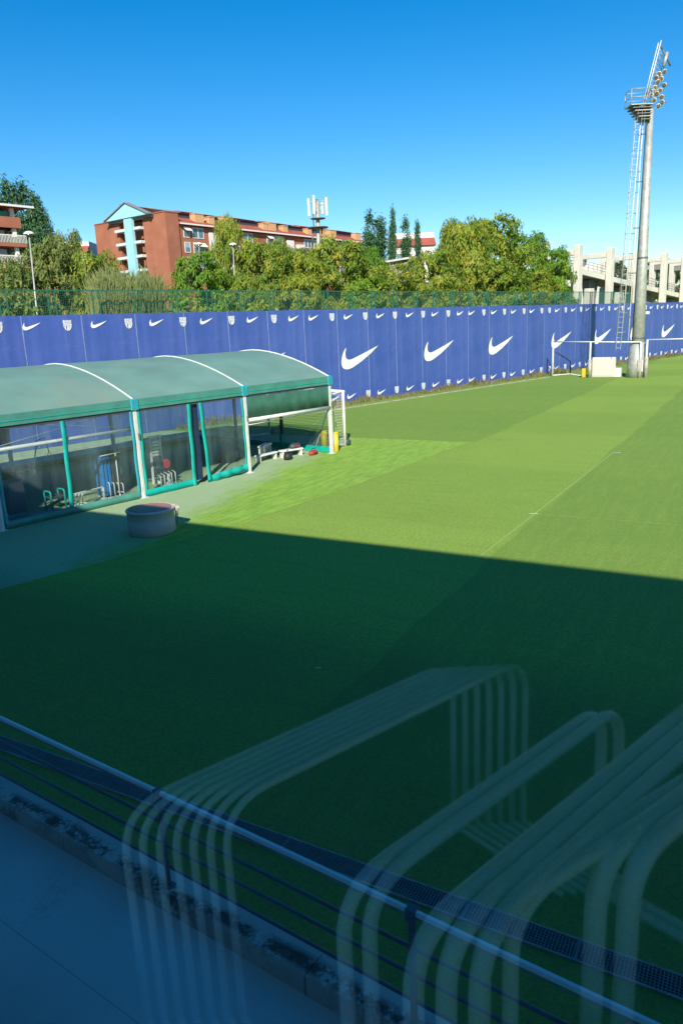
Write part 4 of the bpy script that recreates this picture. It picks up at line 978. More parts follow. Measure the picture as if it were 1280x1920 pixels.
def facing_box(name, label, cat, x0, x1, ytop, ybase, depth, mat, extra=None):
    a, b = ground(x0, ybase), ground(x1, ybase); c = (a + b)/2; hgt_ = hgt(c, ytop); w_ = (b - a).length
    t2 = thing(name, label, cat, c, math.atan2(b.y - a.y, b.x - a.x)); m_ = MB(); m_.bbox(-w_/2, w_/2, 0, depth, 0.02, hgt_, 0.03); part('case', m_, M[mat], t2)
    m_ = MB(); m_.box(-w_/2 + 0.1, w_/2 - 0.1, -0.03, -0.002, 0.12, hgt_ - 0.1); part('front_sheet', m_, M[mat], t2)
    for s_ in (-1, 1):
        m_ = MB(); m_.box(s_*w_*0.4 - 0.05, s_*w_*0.4 + 0.05, 0.02, depth - 0.02, 0, 0.02); part('foot', m_, M['dark_grey'], t2)
    return t2, w_, hgt_
t2, w_, h2_ = facing_box('white_board', 'large pale grey board standing left of the floodlight mast', 'board', 1108, 1151, 670, 707, 0.35, 'pale_concrete')
facing_box('white_box', 'small white box between the pale board and the mast', 'box', 1150.5, 1162, 690, 707, 0.5, 'white_metal')
facing_box('yellow_box', 'narrow yellow box beside the padded post', 'box', 1089, 1096, 691, 707.5, 0.4, 'yellow')
sg = onplane(1209, 586, BV, BARP - BV*0.4)
t2 = thing('camera_fitting', 'small white camera fitting on the barrier right of the mast', 'camera', (sg.x, sg.y, sg.z), BROT)
m_ = MB(); m_.bbox(-0.25, 0.25, -0.4, 0.1, -0.18, 0.12, 0.03); part('housing', m_, M['white_metal'], t2)
m_ = MB(); m_.bar((0, 0.1, 0), (0, 0.42, 0.1), 0.08); part('arm', m_, M['white_metal'], t2)

# ================================================================== TREES
def leafquad(mb, p, n, size, m=0):
    n = n.normalized(); u = n.orthogonal().normalized(); a = random.uniform(0, 6.28); v = n.cross(u)
    d1 = u*math.cos(a) + v*math.sin(a); d2 = n.cross(d1)
    l, w_ = size * random.uniform(0.7, 1.3), size * random.uniform(0.28, 0.42)
    k = len(mb.v); q = p + d1*l*0.5 - Vector((0, 0, l*0.25))
    mb.v += [tuple(p - d2*w_*0.5), tuple(p + d2*w_*0.5), tuple(q + d2*w_*0.5 - n*w_*.3), tuple(p + d1*l - Vector((0,0,l*0.55))), tuple(q - d2*w_*0.5 + n*w_*.2)]
    mb.face((k, k+1, k+2, k+4), m, False); mb.face((k+4, k+2, k+3), m, False)
def crown_broad(seed, n_clump=135, per=130, leaf=0.27):
    """unit crown: radius ~1 in x,y and height 0..2, scaled per tree"""
    random.seed(seed); mb = MB()
    ph = random.uniform(0, 6.28)
    def rad(a, z):
        t_ = max(0.0, min(1.0, z / 2.0))
        base = math.sin(math.pi * (0.10 + 0.82 * t_)) ** 0.55
        return base * (0.88 + 0.12*math.sin(3*a + ph) + 0.10*math.sin(5*a - z*4 + ph*2))
    for i in range(n_clump):
        z = 2.0 * (i + random.random()) / n_clump; a = i * 2.39996 + random.uniform(-.4, .4)
        rr_ = rad(a, z) * (random.uniform(0.72, 1.0) if i % 4 else random.uniform(0.1, 0.7)) * 0.9
        zz = z * 0.95 + 0.06*math.sin(a*3 + ph)
        p = Vector((math.cos(a)*rr_, math.sin(a)*rr_, zz)); d = Vector((math.cos(a), math.sin(a), 0.6*(z - 0.6))).normalized()
        rc = random.uniform(0.11, 0.21)
        for _ in range(per):
            e = Vector((random.gauss(0, 1), random.gauss(0, 1), random.gauss(0, 0.75)))
            e = e.normalized() * rc * random.random() ** 0.45; e.z *= 0.65
            leafquad(mb, p + e, (e*2.5 + d*0.5 + Vector((0, 0, 0.5)) + Vector((random.gauss(0, .45), random.gauss(0, .45), random.gauss(0, .45)))), leaf / 4.2)
    return mb.mesh('crown')
PASP = 4.0
def crown_poplar(seed, n=150, per=60):
    """unit crown: radius ~1, height 0..2*PASP, upswept tufts with ragged gaps"""
    random.seed(seed); mb = MB(); ph = random.uniform(0, 6.28)
    tops = [(random.uniform(-.35, .35), random.uniform(-.35, .35), random.uniform(0.72, 1.0)) for _ in range(4)] + [(0, 0, 1.0)]
    for i in range(n):
        cx, cy, ht = random.choice(tops); t_ = random.uniform(0.04, 1.0) ** 0.8
        R_ = 0.62 * (math.sin(math.pi * min(1, t_ * 0.88 + 0.1)) ** 0.6) * (0.8 + 0.35*math.sin(t_*17 + ph + cx*9))
        a = random.uniform(0, 6.28); q_ = random.uniform(.25, 1.0)
        p = Vector((cx*(1-t_*0.3) + math.cos(a)*R_*q_, cy*(1-t_*0.3) + math.sin(a)*R_*q_, t_*ht*2*PASP))
        for _ in range(per):
            e = Vector((random.gauss(0, .12), random.gauss(0, .12), random.gauss(0, .24)))
            leafquad(mb, p + e, e*3 + Vector((random.gauss(0, .5), random.gauss(0, .5), random.gauss(0.2, .4))), 0.15)
    return mb.mesh('crown')
BROAD = [crown_broad(s_) for s_ in (11, 12, 13, 14, 15, 16)]
POP = [crown_poplar(s_) for s_ in (31, 32, 33)]
random.seed(5)
def trunk(h, r_, spread):
    mb = MB(); mb.tube([(0, 0, 0), (random.uniform(-.15, .15), 0, h*0.45), (0, random.uniform(-.2, .2), h*0.8)], r_, 8, r2=r_*0.45)
    for _ in range(7):
        a = random.uniform(0, 6.28); z = h*random.uniform(0.3, 0.65); l = spread*random.uniform(0.5, 0.85)
        mb.tube([(0, 0, z), (math.cos(a)*l*0.5, math.sin(a)*l*0.5, z + l*0.5), (math.cos(a)*l, math.sin(a)*l, z + l*0.9)], r_*0.4, 6, r2=r_*0.12)
    return mb
def leaf_me(base, mat, cache={}):
    k = (base.name, mat)
    if k not in cache:
        me = base.copy(); me.materials.clear(); me.materials.append(M[mat]); cache[k] = me
    return cache[k]
def tree(name, label, px, topy, halfw, D, variant, mat, z0=2.2, poplar=False, group='trees along the street behind the barrier'):
    d_t = ray(px, topy); p = CAM + d_t * (D / d_t.y); p = Vector((p.x, p.y, 0)); h = hgt(p, topy); r_ = halfw / FPX * D * (1.75 if poplar else 1.08)
    t_ = thing(name, label, 'tree', p, random.uniform(0, 6.28), group)
    c = link('crown', leaf_me((POP if poplar else BROAD)[variant % (3 if poplar else 6)], mat), parent=t_)
    c.location = (0, 0, z0); c.scale = (r_, r_, (h - z0) / (2.0 * PASP if poplar else 1.92))
    part('trunk', trunk(h*0.8, 0.03*h*0.6 + 0.06, r_), M['bark'], t_)
    return t_
def bd(px): return bar_at(px)[1]
T = [
 (90, 452, 72, 7, 'leaf_dull', 'rust tinged dull green tree behind the left street lamp'),
 (20, 492, 78, 6, 'leaf_dull', 'grey green tree at the left edge below the balconies'),
 (172, 478, 62, 6, 'leaf_ash', 'yellow tinged tree left of the brick gable'),
 (118, 440, 45, 16, 'leaf_dull', 'dark tree rising behind the rust tinged one'),
 (372, 482, 80, 6, 'leaf_green', 'bright green rounded tree in front of the brick facade'),
 (425, 414, 46, 11, 'leaf_ash', 'tall yellow green tree reaching the brick building eaves'),
 (492, 452, 70, 9, 'leaf_ash', 'yellow green tree right of the tallest one before the facade'),
 (560, 468, 62, 8, 'leaf_ash', 'olive tree left of the antenna mast foot'),
 (640, 452, 82, 8, 'leaf_ash', 'broad yellow green tree below the antenna mast'),
 (728, 496, 66, 7, 'leaf_ash', 'low yellow tree in front of the grey shed'),
 (815, 472, 66, 6, 'leaf_ash', 'golden tree left of the large rounded crown'),
 (858, 416, 58, 12, 'leaf_ash', 'tree forming the left shoulder of the large crown'),
 (915, 408, 82, 11, 'leaf_ash', 'largest rounded tree left of the concrete frames'),
 (985, 440, 62, 11, 'leaf_green', 'green tree on the right slope of the largest crown'),
 (1038, 468, 48, 6, 'leaf_green', 'green tree touching the first concrete frame'),
 (930, 490, 80, 5, 'leaf_ash', 'low yellow green tree under the largest crown'),
 (455, 520, 60, 5, 'leaf_ash', 'low orange tinged tree beside the second street lamp'),
 (528, 462, 52, 10, 'leaf_ash', 'yellow green tree between the taller two before the facade'),
 (598, 462, 50, 10, 'leaf_ash', 'tree directly below the antenna tower foot'),
 (688, 466, 46, 9, 'leaf_green', 'green tree in front of the slim poplars'),
 (872, 424, 60, 9, 'leaf_ash', 'tree in the middle of the large rounded mass'),
 (250, 540, 50, 5, 'leaf_ash', 'low bush like tree among the reeds under the gable'),
 (1000, 510, 55, 4, 'leaf_ash', 'low tree just behind the fence below the green slope'),
 (560, 520, 60, 4, 'leaf_ash', 'low yellow tree behind the fence left of centre'),
 (680, 520, 60, 4, 'leaf_green', 'low green tree behind the fence right of the antenna'),
 (790, 528, 60, 4, 'leaf_ash', 'low olive tree behind the fence under the golden tree'),
]
for i, (px, ty, hw_, dd, mt, lb) in enumerate(T):
    D0_ = bd(px); tree('ash_tree', lb, px, ty, hw_, D0_ + max(dd, hw_ / FPX * D0_ * 1.6 + 1.8), i, mt)
# poplars
for i, (px, ty, hw_) in enumerate(((10, 344, 22), (42, 345, 21), (72, 380, 17), (-16, 346, 22), (26, 352, 20), (58, 364, 17), (86, 404, 12))):
    tree('poplar_tree', ['tall dark poplar above the balcony building, left one', 'tall dark poplar beside the balcony building roof', 'lower dark poplar right of the balcony building', 'dark poplar cut by the left edge', 'dark poplar filling the gap between the two tallest', 'medium dark poplar on the falling right slope of the clump', 'small outermost poplar at the right foot of the clump'][i], px, ty, hw_, 132, i, 'leaf_poplar', 2, True, 'poplars behind the balcony building')
for i, (px, ty, hw_) in enumerate(((691, 400, 15), (714, 410, 16), (736, 395, 9), (760, 411, 13), (781, 416, 8))):
    tree('poplar_tree', ['leftmost', 'second', 'tallest and slimmest', 'fourth', 'rightmost'][i] + ' poplar of the row between brick building and large tree', px, ty, hw_, 108, i + 1, 'leaf_poplar', 4, True, 'slim poplars in a row')
for i, (px, ty, hw_, D) in enumerate(((1158, 488, 26, 150), (1225, 492, 24, 150), (1262, 490, 26, 155), (1300, 492, 26, 155), (1190, 496, 26, 150))):
    tree('pine_tree', ['dark tree seen between second and third concrete frames', 'dark tree right of the mast behind the frames', 'dark tree behind the rightmost frames', 'dark tree cut by the right edge behind the frames', 'dark tree hidden partly by the mast'][i], px, ty, hw_, D, i, 'leaf_dark', 1.0, False, 'dark trees behind the concrete frames')
# hedge mass behind the fence and reeds
random.seed(21)
def bushes(name, label, x0, x1, y0, y1, zt, n, mat, size=0.4):
    mb = MB()
    for _ in range(n):
        x = random.uniform(x0, x1); y = random.uniform(y0, y1); zz = zt * (0.72 + 0.28*math.sin(x*0.8)*math.cos(x*0.33 + 1)) * random.random() ** 0.6
        leafquad(mb, Vector((x, y, max(0.3, zz))), Vector((random.gauss(0, .6), random.gauss(-.4, .6), random.gauss(.5, .5))), size)
    o = part(name, mb, M[mat], None, kind='stuff'); o.location = BARP; o.rotation_euler = (0, 0, BROT); tag(o, label, 'bushes'); return o
bushes('shrub_mass', 'mixed yellow green shrubs filling the strip behind the fence', -36, 40, 1.6, 4.2, 8.0, 30000, 'leaf_ash', 0.42)
bushes('shrub_mass', 'dull shrubs behind the fence at far left', -40, -16, 1.2, 4.0, 8.6, 9000, 'leaf_dull', 0.42)
mb = MB()
for _ in range(3200):
    x = random.uniform(-17.2, -13.4); y = random.uniform(0.9, 2.4); zt = 7.9 + random.gauss(0, .45); a = random.uniform(0, 6.28); l = random.uniform(0.2, 0.7)
    wv = 0.03; z0 = zt - random.uniform(1.0, 2.6)
    n = len(mb.v); tx, ty = x + math.cos(a)*l, y + math.sin(a)*l
    mb.v += [(x - wv, y, z0), (x + wv, y, z0), ((x+tx)/2 + wv, (y+ty)/2, z0 + (zt-z0)*0.7), (tx, ty, zt), ((x+tx)/2 - wv, (y+ty)/2, z0 + (zt-z0)*0.7)]
    mb.face((n, n+1, n+2, n+4)); mb.face((n+4, n+2, n+3))
o = part('reed_bank', mb, M['reed'], None, kind='stuff'); o.location = BARP; o.rotation_euler = (0, 0, BROT); tag(o, 'pale feathery reeds behind the fence below the brick gable', 'reeds')

# ================================================================== BRICK APARTMENT BUILDING
CD = 150.0
BA = 37.5
BUx = azdir(BA); BUy = Vector((-BUx.y, BUx.x, 0))
C0 = at(331, CD)
def on_f(px, py=450): 
    q = onplane(px, py, BUy, C0); return (q - C0).dot(BUx), q.z
def on_g(px, py=450): 
    q = onplane(px, py, BUx, C0); return (q - C0).dot(BUy), q.z
apt = thing('apartment_building', 'long red brick apartment block with pale blue gable column and red roof', 'building', C0, R(90 - BA))
ZE = on_g(331, 392.5)[1]; LF = on_f(684, 440)[0]; LG = on_g(177, 420)[0]
gr0, gr1 = on_g(271)[0], on_g(226)[0]      # recess between the wings
ZF_E = on_f(345, 419)[1]; ZR1 = on_f(345, 404)[1]
mb = MB(); mb.box(0, 3.2, 0, gr0, 0, ZE); part('gable_wing', mb, M['brick'], apt)
mb = MB(); mb.box(0, 3.2, gr1, LG, 0, ZE); part('gable_wing', mb, M['brick'], apt)
mb = MB(); mb.box(3.21, LF, 0.35, LG - 0.3, 0, ZF_E - 0.3); part('facade_wall', mb, M['brick'], apt)
mb = MB(); mb.box(2.6, 3.19, gr0, gr0 + (gr1-gr0)*0.45, 0, ZE - 2.2); part('stairwell_glazing', mb, M['dark_recess'], apt)
mb = MB(); mb.box(2.6, 3.19, gr0 + (gr1-gr0)*0.45, gr1, 0, ZE - 0.4); part('recess_wall', mb, M['brick'], apt)
cy0, cy1 = on_g(264, 500)[0], on_g(246, 400)[0]
cy0 = on_g(257, 420)[0]; cy1 = on_g(243, 420)[0]
mb = MB(); mb.box(-1.4, -0.7, cy0, cy1, 0, ZE - 0.3); part('blue_column', mb, M['sky_blue'], apt)
# pediment
py0, pz0 = on_g(288, 400)[0], on_g(288, 400)[1]; py1 = on_g(208, 415)[0]; pyc, pzc = on_g(246, 382)
mb = MB(); n = 0
poly = [(py0, ZE - 0.1), (pyc, pzc), (py1, ZE - 0.1)]
mb.v = [(-1.4, y, z) for y, z in poly] + [(-0.6, y, z) for y, z in poly]; mb.f = []; 
for f_ in ((0, 1, 2), (5, 4, 3), (0, 3, 4, 1), (1, 4, 5, 2), (2, 5, 3, 0)): mb.face(f_)
part('pediment', mb, M['sky_blue'], apt)
mb = MB(); mb.bar((-1.1, py0 - 0.3, ZE - 0.05), (-1.1, pyc, pzc + 0.12), 1.2, 0.18); mb.bar((-1.1, pyc, pzc + 0.12), (-1.1, py1 + 0.3, ZE - 0.05), 1.2, 0.18); part('pediment_coping', mb, M['grey_concrete'], apt)
for i in range(4):
    z = on_g(240, 435 + i*26)[1]
    mb = MB(); mb.box(-1.0, 0.35, gr0 - 0.15, gr1 + 0.25, z, z + 0.5); part('landing_slab', mb, M['slab'], apt)
mb = MB(); mb.box(-0.6, 0.5, py0, py1, ZE - 0.5, ZE - 0.12); part('gable_beam', mb, M['grey_concrete'], apt)
mb = MB(); mb.box(-0.12, 3.3, -0.1, gr0, ZE, ZE + 0.18); mb.box(-0.12, 3.3, gr1, LG + 0.1, ZE, ZE + 0.18); part('wall_coping', mb, M['brick'], apt)
# roof: lower red slope, clerestory, upper grey green slopes
RD = 2.6
mb = MB(); mb.v = [(3.21, -0.45, ZF_E), (LF + 0.3, -0.45, ZF_E), (LF + 0.3, RD, ZR1), (3.21, RD, ZR1), (3.21, -0.45, ZF_E - 0.2), (LF + 0.3, -0.45, ZF_E - 0.2), (LF + 0.3, RD, ZF_E - 0.2), (3.21, RD, ZF_E - 0.2)]
for f_ in ((0, 1, 2, 3), (0, 4, 5, 1), (1, 5, 6, 2), (3, 2, 6, 7), (4, 7, 6, 5), (0, 3, 7, 4)): mb.face(f_)
part('lower_roof', mb, M['roof_red'], apt)
mb = MB(); mb.box(3.21, LF + 0.3, -0.62, -0.46, ZF_E - 0.22, ZF_E + 0.05); part('gutter', mb, M['white_wall'], apt)
mb = MB(); mb.box(3.21, LF, RD + 0.01, RD + 0.3, ZF_E, ZR1 + 0.9); part('clerestory', mb, M['dark_recess'], apt)
ZT = ZR1 + 0.9
ridge = pzc + 0.2
mb = MB(); y2 = (RD + LG) / 2
mb.v = [(3.0, RD - 0.4, ZT), (LF, RD - 0.4, ZT), (LF - 3, y2, ridge), (-0.5, y2, ridge), (3.0, LG + 0.2, ZT - 1.2), (LF, LG + 0.2, ZT - 1.2)]
for f_ in ((0, 1, 2, 3), (3, 2, 5, 4), (0, 3, 4), (1, 5, 2)): mb.face(f_)
mb.face((0, 4, 5, 1))
part('upper_roof', mb, M['roof_green'], apt)
for i in range(5):
    x0 = 6 + i * (LF - 12) / 4.4
    mb = MB(); mb.v = [(x0, RD - 0.5, ZT + 0.12), (x0 + 9, RD - 0.5, ZT + 0.12), (x0 + 7, RD + 3.2, ZT + 1.0), (x0 + 1.5, RD + 3.4, ZT + 1.05), (x0, RD + 0.4, ZT - 0.1), (x0 + 9, RD + 0.4, ZT - 0.1)]
    for f_ in ((0, 1, 2, 3), (0, 3, 4), (1, 5, 2), (0, 4, 5, 1), (3, 2, 5, 4)): mb.face(f_)
    part('red_roof_slope', mb, M['roof_red'], apt)
xlast = 0
for i, px in enumerate((380, 403, 432, 503, 516, 540, 629, 611, 676, 585)):
    x, _ = on_f(px, 410); w_ = 2.4 if i % 2 == 0 else 1.5
    mb = MB(); mb.box(x - w_/2, x + w_/2, 0.9, 2.4, ZF_E + 0.4, ZR1 + 0.75 - 0.3*(i % 2)); c_ = part('chimney', mb, M['chimney'], apt)
    mb = MB(); mb.box(x - w_/2 - 0.1, x + w_/2 + 0.1, 0.8, 2.5, ZR1 + 0.75 - 0.3*(i % 2), ZR1 + 0.9 - 0.3*(i % 2)); part('chimney_cap', mb, M['chimney'], c_)
# windows on the facade
zw1, zw2 = on_f(362, 446)[1], on_f(362, 474)[1]
stor = zw1 - zw2; 
def window(x, z, w_, h_, lit, awn=False):
    f_ = MB(); f_.box(x, x + w_, 0.24, 0.34, z, z + 0.12); f_.box(x, x + w_, 0.24, 0.34, z + h_ - 0.12, z + h_)
    f_.box(x, x + 0.12, 0.24, 0.34, z + 0.12, z + h_ - 0.12); f_.box(x + w_ - 0.12, x + w_, 0.24, 0.34, z + 0.12, z + h_ - 0.12)
    if w_ > 2: f_.box(x + w_/2 - 0.1, x + w_/2 + 0.1, 0.24, 0.34, z + 0.12, z + h_ - 0.12)
    fr_ = part('window', f_, M['white_wall'], apt)
    g_ = MB(); g_.box(x + 0.12, x + w_ - 0.12, 0.29, 0.335, z + 0.12, z + h_ * (0.55 if lit else 1) - 0.12); part('pane', g_, M['glass'], fr_)
    if lit: g_ = MB(); g_.box(x + 0.12, x + w_ - 0.12, 0.28, 0.33, z + h_*0.55 - 0.12, z + h_ - 0.12); part('blind', g_, M['glass_light'], fr_)
    if awn:
        g_ = MB(); g_.v = [(x - 0.1, 0.2, z + h_), (x + w_ + 0.1, 0.2, z + h_), (x + w_ + 0.1, -0.7, z + h_ - 0.8), (x - 0.1, -0.7, z + h_ - 0.8), (x - 0.1, 0.22, z + h_ - 0.1), (x + w_ + 0.1, 0.22, z + h_ - 0.1)]
        g_.face((0, 1, 2, 3)); g_.face((0, 3, 4)); g_.face((1, 5, 2)); part('awning', g_, M['white_wall'], fr_)
unit = 24.0
nun = int(LF / unit) + 1
for u_ in range(nun):
    for s_ in range(4):
        z = zw1 - stor * s_
        for dx, w_ in ((1.1, 1.5), (3.4, 3.0), (14.0, 2.6), (17.6, 3.0)):
            x = 3.4 + u_ * unit + dx
            if x + w_ < LF - 0.5: window(x, z, w_, 2.0, (u_ + s_ + int(dx)) % 2 == 0, (u_ * 3 + s_ + int(dx)) % 3 == 1)
    x = 3.4 + u_ * unit + 7.8
    if x + 2.4 < LF: mb = MB(); mb.box(x, x + 2.3, 0.05, 0.34, 2, ZF_E - 1.2); p_ = part('white_stair_strip', mb, M['white_wall'], apt)
    x = 3.4 + u_ * unit + 11.0
    if x + 2.4 < LF:
        for s_ in range(4):
            mb = MB(); mb.box(x, x + 2.2, -0.6, 0.34, zw1 - stor*s_ - 0.4, zw1 - stor*s_ + 0.5); part('balcony', mb, M['white_wall'], apt)

# ================================================================== BALCONY BUILDING AT LEFT
LD = 104.0
_d = ray(44, 420); lc = CAM + _d * (LD / _d.y); lc.z = 0; LA = 40.0       # front runs along azimuth 98
lb_ = thing('balcony_building', 'brick building with balconies and green blinds cut by the left edge', 'building', lc, R(90 - LA))
def lz(py): return hgt(lc, py)
lw = 16.0
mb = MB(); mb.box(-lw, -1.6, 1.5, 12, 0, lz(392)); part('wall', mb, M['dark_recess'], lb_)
mb = MB(); mb.v = [(-lw, -0.8, lz(390)), (0.9, -0.8, lz(390)), (0.9, 13, lz(390)), (-lw, 13, lz(390)), (-lw, 5, lz(376)), (-4, 5, lz(376))]
for f_ in ((0, 1, 5, 4), (1, 2, 5), (2, 3, 4, 5), (3, 0, 4), (0, 3, 2, 1)): mb.face(f_)
part('roof', mb, M['roof_red'], lb_)
mb = MB(); mb.box(-lw, 1.3, -0.95, -0.8, lz(391), lz(387)); part('roof_fascia', mb, M['white_wall'], lb_)
mb = MB(); mb.box(-lw, -0.4, -0.2, 0.1, lz(429), lz(409)); mb.box(-0.7, -0.4, 0.11, 4, lz(429), lz(409)); part('brick_parapet', mb, M['brick'], lb_)
for a_, b2, zrt in ((460, 464, 444), (500, 504, 482)):
    mb = MB(); mb.box(-lw, 0.0, -0.3, 3, lz(b2 - 0), lz(a_ - 3)); part('balcony_slab', mb, M['brick'], lb_)
    mb = MB(); mb.box(-lw, 0.0, -0.33, -0.27, lz(zrt) , lz(zrt) + 0.12); part('balcony_rail', mb, M['white_wall'], lb_)
    for i in range(46):
        mb = MB(); mb.box(-0.05 - i*0.2, 0.01 - i*0.2, -0.32, -0.28, lz(a_ - 3), lz(zrt)); part('baluster', mb, M['white_wall'], lb_)
for i in range(3):
    x = -1.2 - i*4.2
    for za, zb in ((409, 391), (445, 429), (482, 464), (540, 504)):
        mb = MB(); mb.box(x - 0.25, x + 0.25, 0.2, 0.6, lz(za), lz(zb)); part('balcony_pillar', mb, M['white_wall'], lb_)
    for za, zb in ((408, 398),):
        mb = MB(); mb.box(x - 2.6, x - 0.6, 0.3, 0.36, lz(za), lz(zb)); part('green_blind', mb, M['green_awning'], lb_)
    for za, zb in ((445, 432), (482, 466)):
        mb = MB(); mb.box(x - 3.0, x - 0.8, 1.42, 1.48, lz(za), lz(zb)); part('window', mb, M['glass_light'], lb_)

# ================================================================== ANTENNA TOWER
ap = at(595, 96)
ant = thing('antenna_tower', 'white phone antenna tower with upright panels above the trees', 'antenna tower', ap, 0)
def aoff(px, py): 
    d = ray(px, py); q = CAM + d * (ap.y / d.y); return Vector((q.x - ap.x, 0, q.z))
mb = MB(); a0 = aoff(597, 470); a1 = aoff(595, 376); mb.tube([Vector((a0.x, 0, 0)), a0, a1], 0.28, 10, r2=0.22); part('tower_pole', mb, M['galv'], ant)
for px, py0_, py1_, yy in ((578, 374, 407, -0.5), (588, 369, 404, -0.9), (611, 371, 405, -0.2), (603, 378, 400, 0.7)):
    t0, b1 = aoff(px, py0_), aoff(px + 1.5, py1_)
    mb = MB(); mb.bar(b1 + Vector((0, yy, 0)), t0 + Vector((0, yy, 0)), 0.42, 0.25); p_ = part('antenna_panel', mb, M['white_metal'], ant)
    for py in (py0_ + 6, py1_ - 6):
        m2 = MB(); m2.tube([aoff(px, py) + Vector((0, yy, 0)), aoff(595.5, py)], 0.05, 5); part('panel_arm', m2, M['galv'], p_)
for py, w_ in ((411, 0.9), (428, 1.25)):
    c = aoff(596, py); mb = MB(); mb.lathe([(0.3, c.z), (w_, c.z + 0.02), (w_, c.z + 0.12), (0.3, c.z + 0.14)], 16, (c.x, 0)); part('platform_ring', mb, M['galv_dark'], ant)
for px in (586, 603):
    mb = MB(); mb.tube([aoff(px, 428), aoff(px, 462)], 0.10, 6); part('cable_bundle', mb, M['galv_dark'], ant)
mb = MB(); mb.tube([aoff(586, 380), aoff(588, 428)], 0.06, 6); part('feeder', mb, M['galv_dark'], ant)

# ================================================================== STREET LAMPS
def street_lamp(px_b, px_t, ytop, D, label, head=1.6):
    p = at(px_b, D); d = ray(px_t, ytop); q = CAM + d*(p.y/d.y) - p
    t_ = thing('street_lamp', label, 'street lamp', p, 0, 'street lamps behind the fence')
    m_ = MB(); m_.tube([(0, 0, 0), (q.x*0.5, 0, q.z*0.5), (q.x, 0, q.z)], 0.065, 8, r2=0.035); part('pole', m_, M['galv'], t_)
    m_ = MB(); m_.lathe([(0.06, -0.02), (0.25, 0.0), (0.28, 0.03), (0.20, 0.12), (0.06, 0.17)], 14); o = part('lamp_head', m_, M['white_metal'], t_); o.location = (q.x + 0.0, 0, q.z)
    m_ = MB(); m_.lathe([(0.22, -0.02), (0.14, -0.07), (0.04, -0.09)], 14); o2 = part('lamp_globe', m_, M['lamp_glass'], o)
street_lamp(68, 55, 440, bd(68) + 2.0, 'white street lamp in front of the rust tinged tree at left')
street_lamp(439, 437, 460, bd(440) + 6.5, 'white street lamp in front of the tall yellow green tree')
street_lamp(374, 373, 459, bd(374) + 12, 'thin street lamp behind the bright green tree')

# ================================================================== BACKGROUND BUILDINGS
def simple_building(name, label, px0, px1, ytop, D, depth, rz_az, mats, eave=None, win=True):
    a, b = at(px0, D), at(px1, D); c = a; w_ = (b-a).length; h = hgt(c, ytop)
    t_ = thing(name, label, 'building', c, math.atan2((b-a).y, (b-a).x)); m_ = MB(); m_.box(0, w_, 0, depth, 0, h - (2.6 if eave else 0)); part('wall', m_, M[mats[0]], t_)
    if eave:
        m_ = MB(); m_.box(-0.3, w_ + 0.3, 2.2, depth, h - 2.59, h); part('attic_wall', m_, M['white_wall'], t_)
        m_ = MB(); z = h - 2.58; m_.v = [(-0.4, -0.5, z), (w_ + 0.4, -0.5, z), (w_ + 0.4, 2.15, z + 1.6), (-0.4, 2.15, z + 1.6), (-0.4, 2.15, z), (w_ + 0.4, 2.15, z)]
        for f_ in ((0, 1, 2, 3), (0, 3, 4), (1, 5, 2), (0, 4, 5, 1), (3, 2, 5, 4)): m_.face(f_)
        part('roof', m_, M['roof_red'], t_)
    if win:
        n_ = max(1, int(w_ / 3))
        for i in range(n_):
            for s_ in range(3):
                z = h - 5.4 - s_*3; m_ = MB(); m_.box(i*w_/n_ + 0.7, i*w_/n_ + 2.0, -0.06, -0.002, z, z + 1.5); part('window', m_, M['glass'], t_)
    return t_
simple_building('white_house', 'white building with red roof band behind the poplars and large tree', 740, 815, 436, 150, 10, 0, ('white_wall',), True)
simple_building('white_house', 'small red roofed building left behind the brick gable', 140, 180, 452, 175, 10, 0, ('white_wall',), True)
simple_building('far_block', 'distant pale blocks seen between the concrete frames', 1085, 1128, 496, 420, 20, 0, ('pale_concrete',), False)
simple_building('far_block', 'distant low pale block left of the second frame', 1040, 1075, 500, 400, 20, 0, ('pale_concrete',), False)
simple_building('grey_shed', 'grey metal shed roof between the low trees', 716, 766, 488, 86, 8, 0, ('grey_concrete',), False, False)
sh = bpy.data.objects['grey_shed']
w_ = (at(766, 86) - at(716, 86)).length; hs_ = hgt(at(716, 86), 488)
for i in range(9):
    m_ = MB(); m_.box(i*w_/9 + 0.02, i*w_/9 + 0.08, -0.07, -0.005, 3, hs_ - 0.3); part('cladding_rib', m_, M['galv'], sh)
m_ = MB(); m_.v = [(-0.5, -0.5, hs_ - 0.25), (w_ + 0.3, -0.5, hs_ + 0.2), (w_ + 0.3, 8.2, hs_ + 0.5), (-0.5, 8.2, hs_ + 0.1), (-0.5, -0.5, hs_ - 0.45), (w_ + 0.3, -0.5, hs_), (w_ + 0.3, 8.2, hs_ + 0.3), (-0.5, 8.2, hs_ - 0.1)]
for f_ in ((0, 1, 2, 3), (4, 7, 6, 5), (0, 4, 5, 1), (1, 5, 6, 2), (2, 6, 7, 3), (3, 7, 4, 0)): m_.face(f_)
part('shed_roof', m_, M['galv'], sh)

